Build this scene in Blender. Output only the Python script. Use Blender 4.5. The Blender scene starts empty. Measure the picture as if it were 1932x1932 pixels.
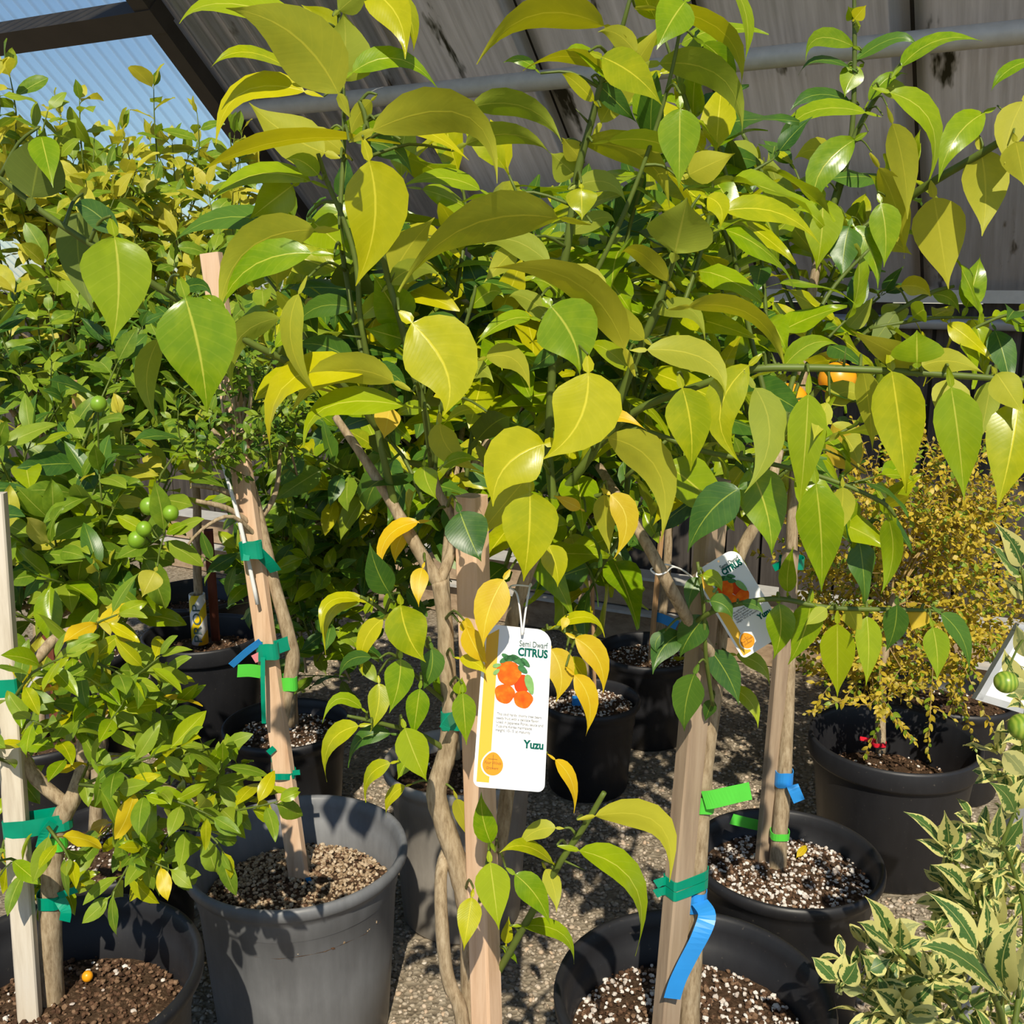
import bpy, math, random
import numpy as np
from mathutils import Vector, Matrix, Quaternion

# ------------------------------------------------------------------ camera, sky, sun, exposure
scene = bpy.context.scene
F_PX = 1935.0                 # focal length in pixels of the 1932 px frame
PITCH = math.radians(13.0)
CAM = Vector((0.0, 0.0, 1.42))
cam_data = bpy.data.cameras.new('camera')
cam_data.sensor_fit = 'HORIZONTAL'
cam_data.sensor_width = 36.0
cam_data.lens = 36.0 * F_PX / 1932.0
cam_data.clip_start = 0.02
cam_data.clip_end = 200.0
camera = bpy.data.objects.new('camera', cam_data)
scene.collection.objects.link(camera)
camera.location = CAM
camera.rotation_euler = (math.radians(90.0) - PITCH, 0.0, 0.0)
scene.camera = camera

SUN_EL = math.radians(47.0)
SUN_AZ = math.radians(1.0)    # almost straight behind the camera
sun_vec = Vector((math.sin(SUN_AZ) * math.cos(SUN_EL), -math.cos(SUN_AZ) * math.cos(SUN_EL), math.sin(SUN_EL)))

world = bpy.data.worlds.new('sky')
scene.world = world
world.use_nodes = True
wn = world.node_tree
wn.nodes.clear()
w_out = wn.nodes.new('ShaderNodeOutputWorld')
w_bg = wn.nodes.new('ShaderNodeBackground')
w_sky = wn.nodes.new('ShaderNodeTexSky')
w_sky.sky_type = 'NISHITA'
w_sky.sun_disc = False
w_sky.sun_elevation = SUN_EL
w_sky.sun_rotation = math.radians(180.0) - SUN_AZ
w_sky.air_density = 1.0
w_sky.dust_density = 0.25
w_sky.ozone_density = 3.0
w_bg.inputs['Strength'].default_value = 0.112
wn.links.new(w_sky.outputs['Color'], w_bg.inputs['Color'])
wn.links.new(w_bg.outputs['Background'], w_out.inputs['Surface'])

sun_data = bpy.data.lights.new('sun_offscreen', 'SUN')
sun_data.energy = 5.2
sun_data.color = (1.0, 0.92, 0.76)
sun_data.angle = math.radians(0.53)
sun = bpy.data.objects.new('sun_offscreen', sun_data)   # open sky behind the camera
scene.collection.objects.link(sun)
sun.location = sun_vec * 20.0
sun.rotation_euler = sun_vec.to_track_quat('Z', 'Y').to_euler()

scene.view_settings.view_transform = 'Standard'
scene.view_settings.look = 'None'
scene.view_settings.exposure = -0.08
scene.view_settings.gamma = 1.0
scene.view_settings.use_curve_mapping = False

rng = random.Random(7)
UP = Vector((0, 0, 1))

# ------------------------------------------------------------------ placement helpers
CP, SP = math.cos(PITCH), math.sin(PITCH)
def ray(px, py):
    x = (px - 966.0) / F_PX
    y = -(py - 966.0) / F_PX
    return Vector((x, CP + y * SP, -SP + y * CP))
def P(px, py, Y):
    d = ray(px, py)
    return CAM + d * (Y / d.y)
def PZ(px, py, z):
    d = ray(px, py)
    return CAM + d * ((z - CAM.z) / d.z)
def depth_of(p):
    q = p - CAM
    return q.y * CP - q.z * SP
def px_of(p):
    q = p - CAM
    zc = q.y * CP - q.z * SP
    yc = q.y * SP + q.z * CP
    if zc <= 0.01: zc = 0.01
    return 966.0 + F_PX * q.x / zc, 966.0 - F_PX * yc / zc
def size_m(npx, p):
    return npx * depth_of(p) / F_PX

# ------------------------------------------------------------------ objects
COL = scene.collection
def link(o):
    COL.objects.link(o)
    return o
def attach(o, parent):
    if parent is not None:
        o.parent = parent
        o.matrix_parent_inverse = Matrix.Translation(-parent.location)
def thing(name, label, cat, loc, group=None):
    o = bpy.data.objects.new(name, None)
    o.empty_display_size = 0.05
    link(o)
    o.location = loc
    o['label'] = label
    o['category'] = cat
    if group: o['group'] = group
    return o
def tag(o, label, cat, group=None):
    o['label'] = label
    o['category'] = cat
    if group: o['group'] = group
    return o
def struct(o):
    o['kind'] = 'structure'
    return o
def mesh_obj(name, verts, faces, mat, parent=None, smooth=True, uvs=None):
    me = bpy.data.meshes.new(name)
    me.from_pydata([tuple(v) for v in verts], [], faces)
    if uvs is not None:
        set_uv(me, uvs)
    if mat is not None: me.materials.append(mat)
    if smooth: me.polygons.foreach_set('use_smooth', [True] * len(me.polygons))
    me.update()
    o = link(bpy.data.objects.new(name, me))
    attach(o, parent)
    return o
def set_uv(me, uvs):
    uv = me.uv_layers.new(name='UVMap')
    idx = np.empty(len(me.loops), dtype=np.int32)
    me.loops.foreach_get('vertex_index', idx)
    uv.data.foreach_set('uv', np.asarray(uvs, dtype=np.float32)[idx].ravel())

class MB:
    """collects shapes into one mesh"""
    def __init__(self): self.v = []; self.f = []
    def add(self, verts, faces):
        n = len(self.v)
        self.v.extend(verts)
        self.f.extend([tuple(i + n for i in f) for f in faces])
    def build(self, name, mat, parent=None, smooth=True):
        return mesh_obj(name, self.v, self.f, mat, parent, smooth)

def catmull(pts, radii, sub):
    if sub <= 1 or len(pts) < 3: return list(pts), list(radii)
    op, orr = [], []
    n = len(pts)
    for i in range(n - 1):
        p0, p1, p2, p3 = pts[max(i-1,0)], pts[i], pts[i+1], pts[min(i+2,n-1)]
        for k in range(sub):
            t = k / sub
            op.append(0.5 * ((2*p1) + (p2-p0)*t + (2*p0-5*p1+4*p2-p3)*t*t + (3*p1-p0-3*p2+p3)*t*t*t))
            orr.append(radii[i] * (1-t) + radii[i+1] * t)
    op.append(pts[-1]); orr.append(radii[-1])
    return op, orr
def tube(pts, radii, segs=8, sub=4, jitter=0.0):
    pts, radii = catmull([Vector(p) for p in pts], radii, sub)
    verts, faces = [], []
    ref = None
    n = len(pts)
    for i, p in enumerate(pts):
        t = (pts[min(i+1,n-1)] - pts[max(i-1,0)]).normalized()
        if ref is None:
            ref = t.orthogonal().normalized()
        ref = (ref - t * ref.dot(t)).normalized()
        b = t.cross(ref)
        for k in range(segs):
            a = 2 * math.pi * k / segs
            r = radii[i] * (1 + (rng.uniform(-jitter, jitter) if jitter else 0))
            verts.append(p + ref * (math.cos(a) * r) + b * (math.sin(a) * r))
    for i in range(n - 1):
        for k in range(segs):
            a, b2 = i*segs + k, i*segs + (k+1) % segs
            faces.append((a, b2, b2 + segs, a + segs))
    verts.append(pts[0]); verts.append(pts[-1])
    c0, c1 = len(verts) - 2, len(verts) - 1
    for k in range(segs):
        faces.append((c0, (k+1) % segs, k))
        faces.append((c1, (n-1)*segs + k, (n-1)*segs + (k+1) % segs))
    return verts, faces
def bar(A, B, a, b, twist, taper=1.0):
    """rectangular bar from A to B, a wide, b deep; twist turns it about its axis"""
    A, B = Vector(A), Vector(B)
    t = (B - A).normalized()
    x = Vector((1, 0, 0)); x = (x - t * x.dot(t)).normalized()
    y = t.cross(x)
    c, s = math.cos(twist), math.sin(twist)
    X, Y = x * c + y * s, y * c - x * s
    v = []
    e = min(a, b) * 0.10
    prof = [(-a/2+e,-b/2), (a/2-e,-b/2), (a/2,-b/2+e), (a/2,b/2-e), (a/2-e,b/2), (-a/2+e,b/2), (-a/2,b/2-e), (-a/2,-b/2+e)]
    for p, k in ((A, 1.0), (B, taper)):
        for (u, w) in prof: v.append(p + X * u * k + Y * w * k)
    f = [(i, (i+1) % 8, 8 + (i+1) % 8, 8 + i) for i in range(8)]
    f += [tuple(range(7, -1, -1)), tuple(range(8, 16))]
    return v, f
def box(c, ex, ey, ez):
    """box by centre and three half-extent vectors"""
    v = []
    for sx in (-1, 1):
        for sy in (-1, 1):
            for sz in (-1, 1): v.append(c + ex*sx + ey*sy + ez*sz)
    f = [(0,1,3,2), (4,6,7,5), (0,4,5,1), (2,3,7,6), (0,2,6,4), (1,5,7,3)]
    return v, f
def lathe(prof, segs=48, wob=0.0):
    v, f = [], []
    for (r, z) in prof:
        for k in range(segs):
            a = 2*math.pi*k/segs
            rr = r * (1 + wob * math.sin(2*a + 0.7))
            v.append(Vector((rr*math.cos(a), rr*math.sin(a), z)))
    for i in range(len(prof)-1):
        for k in range(segs):
            a, b = i*segs+k, i*segs+(k+1) % segs
            f.append((a, b, b+segs, a+segs))
    return v, f
def ribbon(pts, width, wdir, thick=0.0006):
    """thin strip with thickness along a polyline"""
    pts = [Vector(p) for p in pts]
    if len(pts) > 2: pts = catmull(pts, [0]*len(pts), 5)[0]
    wdir = Vector(wdir).normalized()
    v, f = [], []
    n = len(pts)
    for i, p in enumerate(pts):
        t = (pts[min(i+1,n-1)] - pts[max(i-1,0)]).normalized()
        w = (wdir - t*wdir.dot(t)).normalized() * width/2
        nn = t.cross(w).normalized() * thick/2
        v += [p - w - nn, p + w - nn, p + w + nn, p - w + nn]
    for i in range(n-1):
        for k in range(4):
            a, b = i*4+k, i*4+(k+1) % 4
            f.append((a, b, b+4, a+4))
    f += [(3,2,1,0), tuple(range(4*n-4, 4*n))]
    return v, f

ICO_V = None
def ico():
    g = (1+5**.5)/2
    v = np.array([(-1,g,0),(1,g,0),(-1,-g,0),(1,-g,0),(0,-1,g),(0,1,g),(0,-1,-g),(0,1,-g),(g,0,-1),(g,0,1),(-g,0,-1),(-g,0,1)], dtype=np.float64)
    v /= np.linalg.norm(v[0])
    f = np.array([(0,11,5),(0,5,1),(0,1,7),(0,7,10),(0,10,11),(1,5,9),(5,11,4),(11,10,2),(10,7,6),(7,1,8),(3,9,4),(3,4,2),(3,2,6),(3,6,8),(3,8,9),(4,9,5),(2,4,11),(6,2,10),(8,6,7),(9,8,1)], dtype=np.int32)
    return v, f
def np_mesh(name, V, F, mats, smooth=True, midx=None, uv=None):
    """V (n,3), F (m,k) arrays -> mesh"""
    me = bpy.data.meshes.new(name)
    m, k = F.shape
    me.vertices.add(len(V)); me.vertices.foreach_set('co', np.ascontiguousarray(V, dtype=np.float32).ravel())
    me.loops.add(m*k); me.loops.foreach_set('vertex_index', np.ascontiguousarray(F, dtype=np.int32).ravel())
    me.polygons.add(m)
    me.polygons.foreach_set('loop_start', np.arange(0, m*k, k, dtype=np.int32))
    me.polygons.foreach_set('loop_total', np.full(m, k, dtype=np.int32))
    for mt in mats: me.materials.append(mt)
    me.update(calc_edges=True)
    if uv is not None:
        l = me.uv_layers.new(name='UVMap')
        l.data.foreach_set('uv', np.ascontiguousarray(uv[F.ravel()], dtype=np.float32).ravel())
    me.polygons.foreach_set('use_smooth', np.full(m, smooth, dtype=bool))
    if midx is not None: me.polygons.foreach_set('material_index', midx.astype(np.int32))
    me.validate(clean_customdata=False)
    return me
def scatter_mesh(name, centres, sizes, mats, seed, flat=0.6, frac=None):
    """many small stones / grains, each a squashed and rotated icosahedron, joined"""
    r = np.random.RandomState(seed)
    iv, fc = ico()
    n = len(centres)
    sc = sizes[:, None] * r.uniform(0.6, 1.15, (n, 3)); sc[:, 2] *= flat
    bumps = r.uniform(0.8, 1.15, (n, 12, 1))
    V = iv[None] * bumps * sc[:, None, :]
    a = r.uniform(0, 2*np.pi, n); c, s = np.cos(a)[:, None], np.sin(a)[:, None]
    t = r.uniform(-.5, .5, n); ct, st = np.cos(t)[:, None], np.sin(t)[:, None]
    y2, z2 = V[:, :, 1]*ct - V[:, :, 2]*st, V[:, :, 1]*st + V[:, :, 2]*ct
    x2 = V[:, :, 0]
    W = np.stack([x2*c - y2*s, x2*s + y2*c, z2], -1) + centres[:, None, :]
    Fc = (fc[None] + (np.arange(n)*12)[:, None, None]).reshape(-1, 3)
    midx = None
    if len(mats) > 1:
        pick = r.choice(len(mats), n, p=frac)
        midx = np.repeat(pick, 20)
    return np_mesh(name, W.reshape(-1, 3), Fc, mats, True, midx)

# ------------------------------------------------------------------ materials
def new_mat(name):
    m = bpy.data.materials.new(name)
    m.use_nodes = True
    m.node_tree.nodes.clear()
    return m, m.node_tree
class NT:
    def __init__(self, name):
        self.m, self.t = new_mat(name)
        self.out = self.n('ShaderNodeOutputMaterial')
    def n(self, typ, **kw):
        nd = self.t.nodes.new(typ)
        for k, v in kw.items(): setattr(nd, k, v)
        return nd
    def l(self, a, b): self.t.links.new(a, b)
    def val(self, sock, v):
        if hasattr(v, 'links') or isinstance(v, bpy.types.NodeSocket): self.l(v, sock)
        else: sock.default_value = v
    def math(self, op, a, b=None, c=None, clamp=False):
        nd = self.n('ShaderNodeMath', operation=op, use_clamp=clamp)
        for i, v in enumerate((a, b, c)):
            if v is not None: self.val(nd.inputs[i], v)
        return nd.outputs[0]
    def mix(self, fac, a, b):
        nd = self.n('ShaderNodeMix', data_type='RGBA')
        self.val(nd.inputs[0], fac)
        for i, v in ((6, a), (7, b)):
            if isinstance(v, bpy.types.NodeSocket): self.l(v, nd.inputs[i])
            else: nd.inputs[i].default_value = (*v[:3], 1)
        return nd.outputs[2]
    def ramp(self, fac, stops):
        nd = self.n('ShaderNodeValToRGB')
        e = nd.color_ramp.elements
        while len(e) < len(stops): e.new(0.5)
        for el, (p, c) in zip(e, stops):
            el.position = p
            el.color = (*c[:3], 1) if not isinstance(c, (int, float)) else (c, c, c, 1)
        self.l(fac, nd.inputs[0])
        return nd.outputs[0]
    def coord(self, kind='Object', scale=(1,1,1)):
        tc = self.n('ShaderNodeTexCoord')
        mp = self.n('ShaderNodeMapping')
        mp.inputs['Scale'].default_value = scale
        self.l(tc.outputs[kind], mp.inputs[0])
        return mp.outputs[0]
    def noise(self, vec, scale, detail=4, rough=0.55):
        nd = self.n('ShaderNodeTexNoise')
        if vec is not None: self.l(vec, nd.inputs['Vector'])
        nd.inputs['Scale'].default_value = scale
        nd.inputs['Detail'].default_value = detail
        nd.inputs['Roughness'].default_value = rough
        return nd.outputs['Fac']
    def bump(self, h, strength=0.3, dist=0.002):
        nd = self.n('ShaderNodeBump')
        nd.inputs['Strength'].default_value = strength
        nd.inputs['Distance'].default_value = dist
        self.l(h, nd.inputs['Height'])
        return nd.outputs[0]
    def bsdf(self, color, rough=0.6, spec=0.4, normal=None, **kw):
        b = self.n('ShaderNodeBsdfPrincipled')
        if isinstance(color, bpy.types.NodeSocket): self.l(color, b.inputs['Base Color'])
        else: b.inputs['Base Color'].default_value = (*color[:3], 1)
        self.val(b.inputs['Roughness'], rough)
        self.val(b.inputs['Specular IOR Level'], spec)
        if normal is not None: self.l(normal, b.inputs['Normal'])
        for k, v in kw.items(): b.inputs[k.replace('_', ' ')].default_value = v
        return b.outputs[0]
    def finish(self, sh):
        self.l(sh, self.out.inputs['Surface'])
        return self.m

def srgb(r, g, b):
    f = lambda c: c/12.92 if c <= 0.04045 else ((c+0.055)/1.055)**2.4
    return (f(r/255), f(g/255), f(b/255))

def plain(name, col, rough=0.6, spec=0.3, vary=0.0, scale=8.0):
    t = NT(name)
    if vary:
        n = t.noise(t.coord(), scale)
        c = t.mix(n, tuple(x*(1-vary) for x in col), tuple(min(1, x*(1+vary)) for x in col))
    else: c = col
    return t.finish(t.bsdf(c, rough, spec))

def leaf_mat(name, cols, rib, under, rough=0.33, trans=0.32, margin=None, tint=(1.15,1.1,0.6)):
    """two-sided leaf: glossy top with a pale midrib and side veins, matte paler underside, lets light through"""
    t = NT(name)
    uv = t.n('ShaderNodeUVMap'); uv.uv_map = 'UVMap'
    sep = t.n('ShaderNodeSeparateXYZ'); t.l(uv.outputs[0], sep.inputs[0])
    u = t.math('MULTIPLY', t.math('ABSOLUTE', t.math('SUBTRACT', sep.outputs[0], 0.5)), 2.0)
    v = sep.outputs[1]
    oi = t.n('ShaderNodeObjectInfo'); ge = t.n('ShaderNodeNewGeometry')
    rnd = t.math('FRACT', t.math('ADD', t.math('MULTIPLY', oi.outputs['Random'], 7.31), t.math('MULTIPLY', ge.outputs['Random Per Island'], 3.7)))
    k = len(cols)
    col = t.ramp(rnd, [(i/(k-1), c) for i, c in enumerate(cols)])
    pos = t.n('ShaderNodeNewGeometry')
    blotch = t.noise(pos.outputs['Position'], 55.0, 3)
    col = t.mix(t.math('MULTIPLY', t.math('SUBTRACT', blotch, 0.40, clamp=True), 1.1, clamp=True), col, tuple(c*1.25 for c in cols[-1]))
    if margin is not None:
        nz = t.noise(pos.outputs['Position'], 90.0, 3, 0.6)
        edge = t.math('ADD', u, t.math('MULTIPLY', t.math('SUBTRACT', nz, 0.5), 1.5))
        thr = t.math('ADD', 0.12, t.math('MULTIPLY', rnd, 0.60))
        m = t.math('MULTIPLY', t.math('SUBTRACT', edge, thr), 14.0, clamp=True)
        col = t.mix(m, col, margin)
    vein = t.math('SINE', t.math('SUBTRACT', t.math('MULTIPLY', v, 62.0), t.math('MULTIPLY', u, 13.0)))
    veinm = t.math('MULTIPLY', t.math('SUBTRACT', vein, 0.86, clamp=True), 2.2, clamp=True)
    col = t.mix(t.math('MULTIPLY', veinm, 0.26), col, rib)
    ribm = t.math('SUBTRACT', 1.0, t.math('MULTIPLY', t.math('SUBTRACT', u, 0.018), 34.0, clamp=True))
    pet = t.math('MULTIPLY', t.math('SUBTRACT', 0.0, v), 30.0, clamp=True)
    col_t = t.mix(t.math('MULTIPLY', t.math('MAXIMUM', ribm, t.math('MULTIPLY', pet, 0.10)), 0.8), col, rib)
    col_u = t.mix(0.62, col_t, under)
    back = ge.outputs['Backfacing']
    c = t.mix(back, col_t, col_u)
    h = t.math('ADD', t.math('MULTIPLY', t.math('ABSOLUTE', vein), 0.16), t.math('MULTIPLY', ribm, -1.2))
    h = t.math('ADD', h, t.math('MULTIPLY', blotch, 1.5))
    nrm = t.bump(h, 0.16, 0.0007)
    rg = t.math('ADD', t.math('ADD', rough, t.math('MULTIPLY', blotch, 0.10)), t.math('MULTIPLY', back, 0.25))
    b = t.bsdf(c, rg, 0.36, nrm)
    tr = t.n('ShaderNodeBsdfTranslucent')
    tm = t.n('ShaderNodeMix', data_type='RGBA', blend_type='MULTIPLY'); tm.inputs[0].default_value = 1.0
    t.l(col_t, tm.inputs[6]); tm.inputs[7].default_value = (*[x*1.25 for x in tint], 1)
    t.l(tm.outputs[2], tr.inputs['Color'])
    ms = t.n('ShaderNodeMixShader'); ms.inputs[0].default_value = trans
    t.l(b, ms.inputs[1]); t.l(tr.outputs[0], ms.inputs[2])
    return t.finish(ms.outputs[0])

RIB = (0.62, 0.62, 0.08)
UND = (0.46, 0.47, 0.10)
M_LEAF = {
 'y': leaf_mat('leaf young yellow green', [(0.27,0.35,0.004), (0.39,0.42,0.005), (0.53,0.49,0.005)], (0.80,0.72,0.05), (0.50,0.49,0.05), 0.22),
 'g': leaf_mat('leaf mid green', [(0.15,0.28,0.004), (0.23,0.345,0.005), (0.33,0.41,0.006)], RIB, (0.42,0.44,0.06), 0.20),
 'd': leaf_mat('leaf mature deep green', [(0.030,0.095,0.014), (0.055,0.14,0.015), (0.09,0.19,0.018)], (0.34,0.42,0.05), (0.20,0.23,0.035), 0.30, 0.24),
 'o': leaf_mat('leaf ageing golden', [(0.60,0.44,0.008), (0.74,0.46,0.006), (0.62,0.50,0.012)], (0.85,0.72,0.10), (0.70,0.52,0.06), 0.36),
 'b': leaf_mat('bush leaf green', [(0.11,0.21,0.012), (0.18,0.295,0.018), (0.29,0.375,0.025)], (0.50,0.54,0.10), (0.42,0.45,0.12), 0.34),
 'w': leaf_mat('bush leaf yellow', [(0.33,0.36,0.020), (0.46,0.45,0.035), (0.60,0.54,0.06)], (0.72,0.66,0.14), (0.62,0.57,0.16), 0.38, 0.36),
 'v': leaf_mat('variegated leaf', [(0.03,0.09,0.022), (0.05,0.13,0.03), (0.10,0.19,0.04)], (0.52,0.52,0.16), (0.46,0.45,0.18), 0.36, 0.26, margin=(0.66,0.62,0.22)),
 's': leaf_mat('tiny thorn bush leaf', [(0.30,0.26,0.02), (0.50,0.36,0.02), (0.60,0.46,0.05)], (0.6,0.5,0.1), (0.52,0.42,0.09), 0.40),
}

def wood_mat(name, c1, c2, c3=None, grain=60.0, axis_scale=(1,1,0.06), rough=0.75):
    t = NT(name)
    v = t.coord('Object', axis_scale)
    n = t.noise(v, grain, 6, 0.65)
    n2 = t.noise(t.coord('Object', (1,1,0.4)), 7.0, 3)
    col = t.ramp(n, [(0.30, c1), (0.52, c2), (0.75, c3 or c2)])
    col = t.mix(t.math('MULTIPLY', n2, 0.45), col, tuple(x*0.72 for x in c2))
    return t.finish(t.bsdf(col, rough, 0.2, t.bump(n, 0.35, 0.002)))
M_STAKE = wood_mat('new wood stake', (0.56,0.34,0.20), (0.76,0.52,0.34), (0.82,0.60,0.42))
M_STAKE_GREY = wood_mat('weathered wood stake', (0.27,0.19,0.13), (0.42,0.31,0.21), (0.50,0.39,0.28))
M_STAKE_WHITE = wood_mat('bleached wood stake', (0.50,0.42,0.32), (0.70,0.62,0.50), (0.76,0.70,0.60))
M_STAKE_RED = wood_mat('red brown wood stake', (0.10,0.03,0.018), (0.17,0.05,0.03), (0.2,0.07,0.04))
M_BAMBOO = wood_mat('bamboo cane', (0.36,0.20,0.09), (0.52,0.31,0.15), (0.58,0.37,0.2), 30)
def bark_mat(name, c1, c2, c3):
    t = NT(name)
    n = t.noise(t.coord('Object', (1,1,0.22)), 170.0, 5, 0.7)
    m = t.noise(t.coord(), 22.0, 4)
    col = t.ramp(n, [(0.32, c1), (0.52, c2), (0.72, c3)])
    col = t.mix(t.math('MULTIPLY', m, 0.5), col, tuple(x*0.7 for x in c2))
    return t.finish(t.bsdf(col, 0.8, 0.15, t.bump(n, 0.6, 0.002)))
M_BARK = bark_mat('grey brown bark', (0.19,0.13,0.07), (0.42,0.32,0.20), (0.58,0.47,0.32))
M_STEM = plain('green stem', (0.105,0.145,0.022), 0.5, 0.35, 0.5, 25)
M_TWIG = plain('straw thorn twig', (0.34,0.23,0.09), 0.7, 0.2, 0.4, 25)

def pot_mat(name, base, scuff, amount):
    t = NT(name)
    n = t.noise(t.coord('Object', (1,1,0.5)), 14.0, 6, 0.65)
    n2 = t.noise(t.coord('Object', (1,1,0.08)), 55.0, 4, 0.6)
    n3 = t.noise(t.coord(), 160.0, 2)
    k = t.math('MULTIPLY', t.math('ADD', t.math('MULTIPLY', n, 0.9), t.math('MULTIPLY', n2, 0.55)), amount, clamp=True)
    col = t.mix(k, base, scuff)
    dust_and_sheen = t.math('MULTIPLY', t.math('SUBTRACT', n3, 0.68, clamp=True), 5.0, clamp=True)
    col = t.mix(t.math('MULTIPLY', dust_and_sheen, 0.35), col, (0.25,0.21,0.16))
    rg = t.math('ADD', 0.38, t.math('MULTIPLY', n, 0.2))
    return t.finish(t.bsdf(col, rg, 0.45, t.bump(n2, 0.08, 0.002)))
M_POT = pot_mat('black pot plastic', (0.006,0.006,0.0075), (0.030,0.030,0.034), 0.55)
M_POT_FADED = pot_mat('sun faded pot plastic', (0.05,0.051,0.055), (0.25,0.255,0.265), 0.78)
M_POT_DUSTY = pot_mat('dusty pot plastic', (0.10,0.092,0.085), (0.42,0.38,0.33), 0.85)

def grain_mat(name, stops, rough=0.85):
    t = NT(name)
    ge = t.n('ShaderNodeNewGeometry')
    col = t.ramp(ge.outputs['Random Per Island'], stops)
    return t.finish(t.bsdf(col, rough, 0.2))
M_SOIL = NT('potting soil')
_n = M_SOIL.noise(M_SOIL.coord(), 180.0, 6, 0.7)
M_SOIL = M_SOIL.finish(M_SOIL.bsdf(M_SOIL.ramp(_n, [(0.3,(0.035,0.02,0.012)), (0.55,(0.10,0.06,0.035)), (0.75,(0.22,0.15,0.10))]), 0.9, 0.1, M_SOIL.bump(_n, 0.8, 0.006)))
M_BARKCHIP = grain_mat('bark chips', [(0.0,(0.05,0.026,0.015)), (0.5,(0.13,0.07,0.04)), (1.0,(0.24,0.15,0.09))])
M_PERLITE = grain_mat('perlite', [(0.0,(0.45,0.38,0.33)), (0.5,(0.66,0.60,0.54)), (1.0,(0.78,0.74,0.69))])
M_TANSOIL = grain_mat('tan soil crumbs', [(0.0,(0.24,0.16,0.09)), (0.5,(0.42,0.31,0.20)), (1.0,(0.58,0.47,0.34))])
M_PEBBLE = grain_mat('gravel pebbles', [(0.0,(0.20,0.16,0.115)), (0.35,(0.36,0.30,0.225)), (0.7,(0.46,0.39,0.30)), (0.9,(0.52,0.38,0.26)), (1.0,(0.62,0.55,0.46))])

M_TAPE = plain('green tie tape', (0.0,0.27,0.16), 0.28, 0.5, 0.3, 30)
M_BLUE = plain('blue label plastic', (0.03,0.27,0.70), 0.4, 0.4, 0.15, 20)
M_LIME = plain('bright green label plastic', (0.10,0.62,0.06), 0.4, 0.4, 0.15, 20)
M_PINK = plain('pink label plastic', (0.75,0.25,0.27), 0.5)
M_RED = plain('red tape', (0.75,0.02,0.04), 0.4)
M_WHITE = plain('white plastic', (0.78,0.78,0.77), 0.45, 0.25)
M_WIRE = plain('white string', (0.82,0.80,0.77), 0.6)
M_INK = plain('dark green ink', (0.0,0.095,0.07), 0.7, 0.1)
M_INK2 = plain('thin grey green ink', (0.07,0.12,0.11), 0.7, 0.1)
M_GREYINK = plain('grey print', (0.16,0.16,0.16), 0.7, 0.1)
M_YELLOW = plain('yellow print', (0.80,0.60,0.06), 0.4)
M_GOLDSTRIPE = plain('gold stripe print', (0.74,0.43,0.05), 0.65, 0.12)
M_BADGE = plain('amber badge print', (0.70,0.28,0.02), 0.65, 0.12)
M_BADGEINK = plain('badge ink', (0.30,0.14,0.03), 0.7, 0.1)
M_BLACKINK = plain('black ink', (0.02,0.02,0.02), 0.7, 0.1)
M_PFRUIT = NT('printed mandarin')
_n = M_PFRUIT.noise(M_PFRUIT.coord(), 90.0, 3)
M_PFRUIT = M_PFRUIT.finish(M_PFRUIT.bsdf(M_PFRUIT.ramp(_n, [(0.3,(0.62,0.07,0.003)), (0.55,(0.72,0.13,0.005)), (0.75,(0.78,0.24,0.015))]), 0.65, 0.12))
M_PFRUIT_D = plain('printed mandarin side', (0.56,0.05,0.004), 0.65, 0.12)
M_PLEAF = plain('printed leaf', (0.05,0.17,0.06), 0.7, 0.1, 0.5, 300)
M_PLEAF_L = plain('printed pale leaf', (0.20,0.38,0.12), 0.7, 0.1, 0.3, 200)
M_LIMEFRUIT = plain('green citrus skin', (0.20,0.36,0.02), 0.35, 0.5, 0.25, 60)
M_ORANGEFRUIT = plain('orange citrus skin', (0.88,0.36,0.01), 0.35, 0.5, 0.15, 60)
M_STRIPEDLIME = NT('striped green citrus skin')
_w = M_STRIPEDLIME.n('ShaderNodeTexWave', wave_type='BANDS'); _w.inputs['Scale'].default_value = 60.0; _w.inputs['Distortion'].default_value = 3.0
M_STRIPEDLIME.l(M_STRIPEDLIME.coord(), _w.inputs['Vector'])
M_STRIPEDLIME = M_STRIPEDLIME.finish(M_STRIPEDLIME.bsdf(M_STRIPEDLIME.mix(_w.outputs['Fac'], (0.14,0.26,0.02), (0.33,0.42,0.05)), 0.35, 0.5))

def metal_mat(name, c, rough, metallic=1.0):
    t = NT(name)
    n = t.noise(t.coord(), 30.0, 5)
    col = t.mix(n, tuple(x*0.65 for x in c), c)
    return t.finish(t.bsdf(col, t.math('ADD', rough, t.math('MULTIPLY', n, 0.2)), 0.5, Metallic=metallic))
M_PIPE = metal_mat('galvanised pipe', (0.66,0.64,0.60), 0.5, 0.2)
M_RAIL = metal_mat('blue grey rail', (0.34,0.37,0.40), 0.4, 0.4)
M_BEAM = plain('dark brown beam', (0.035,0.028,0.022), 0.5, 0.4, 0.4, 12)

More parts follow.
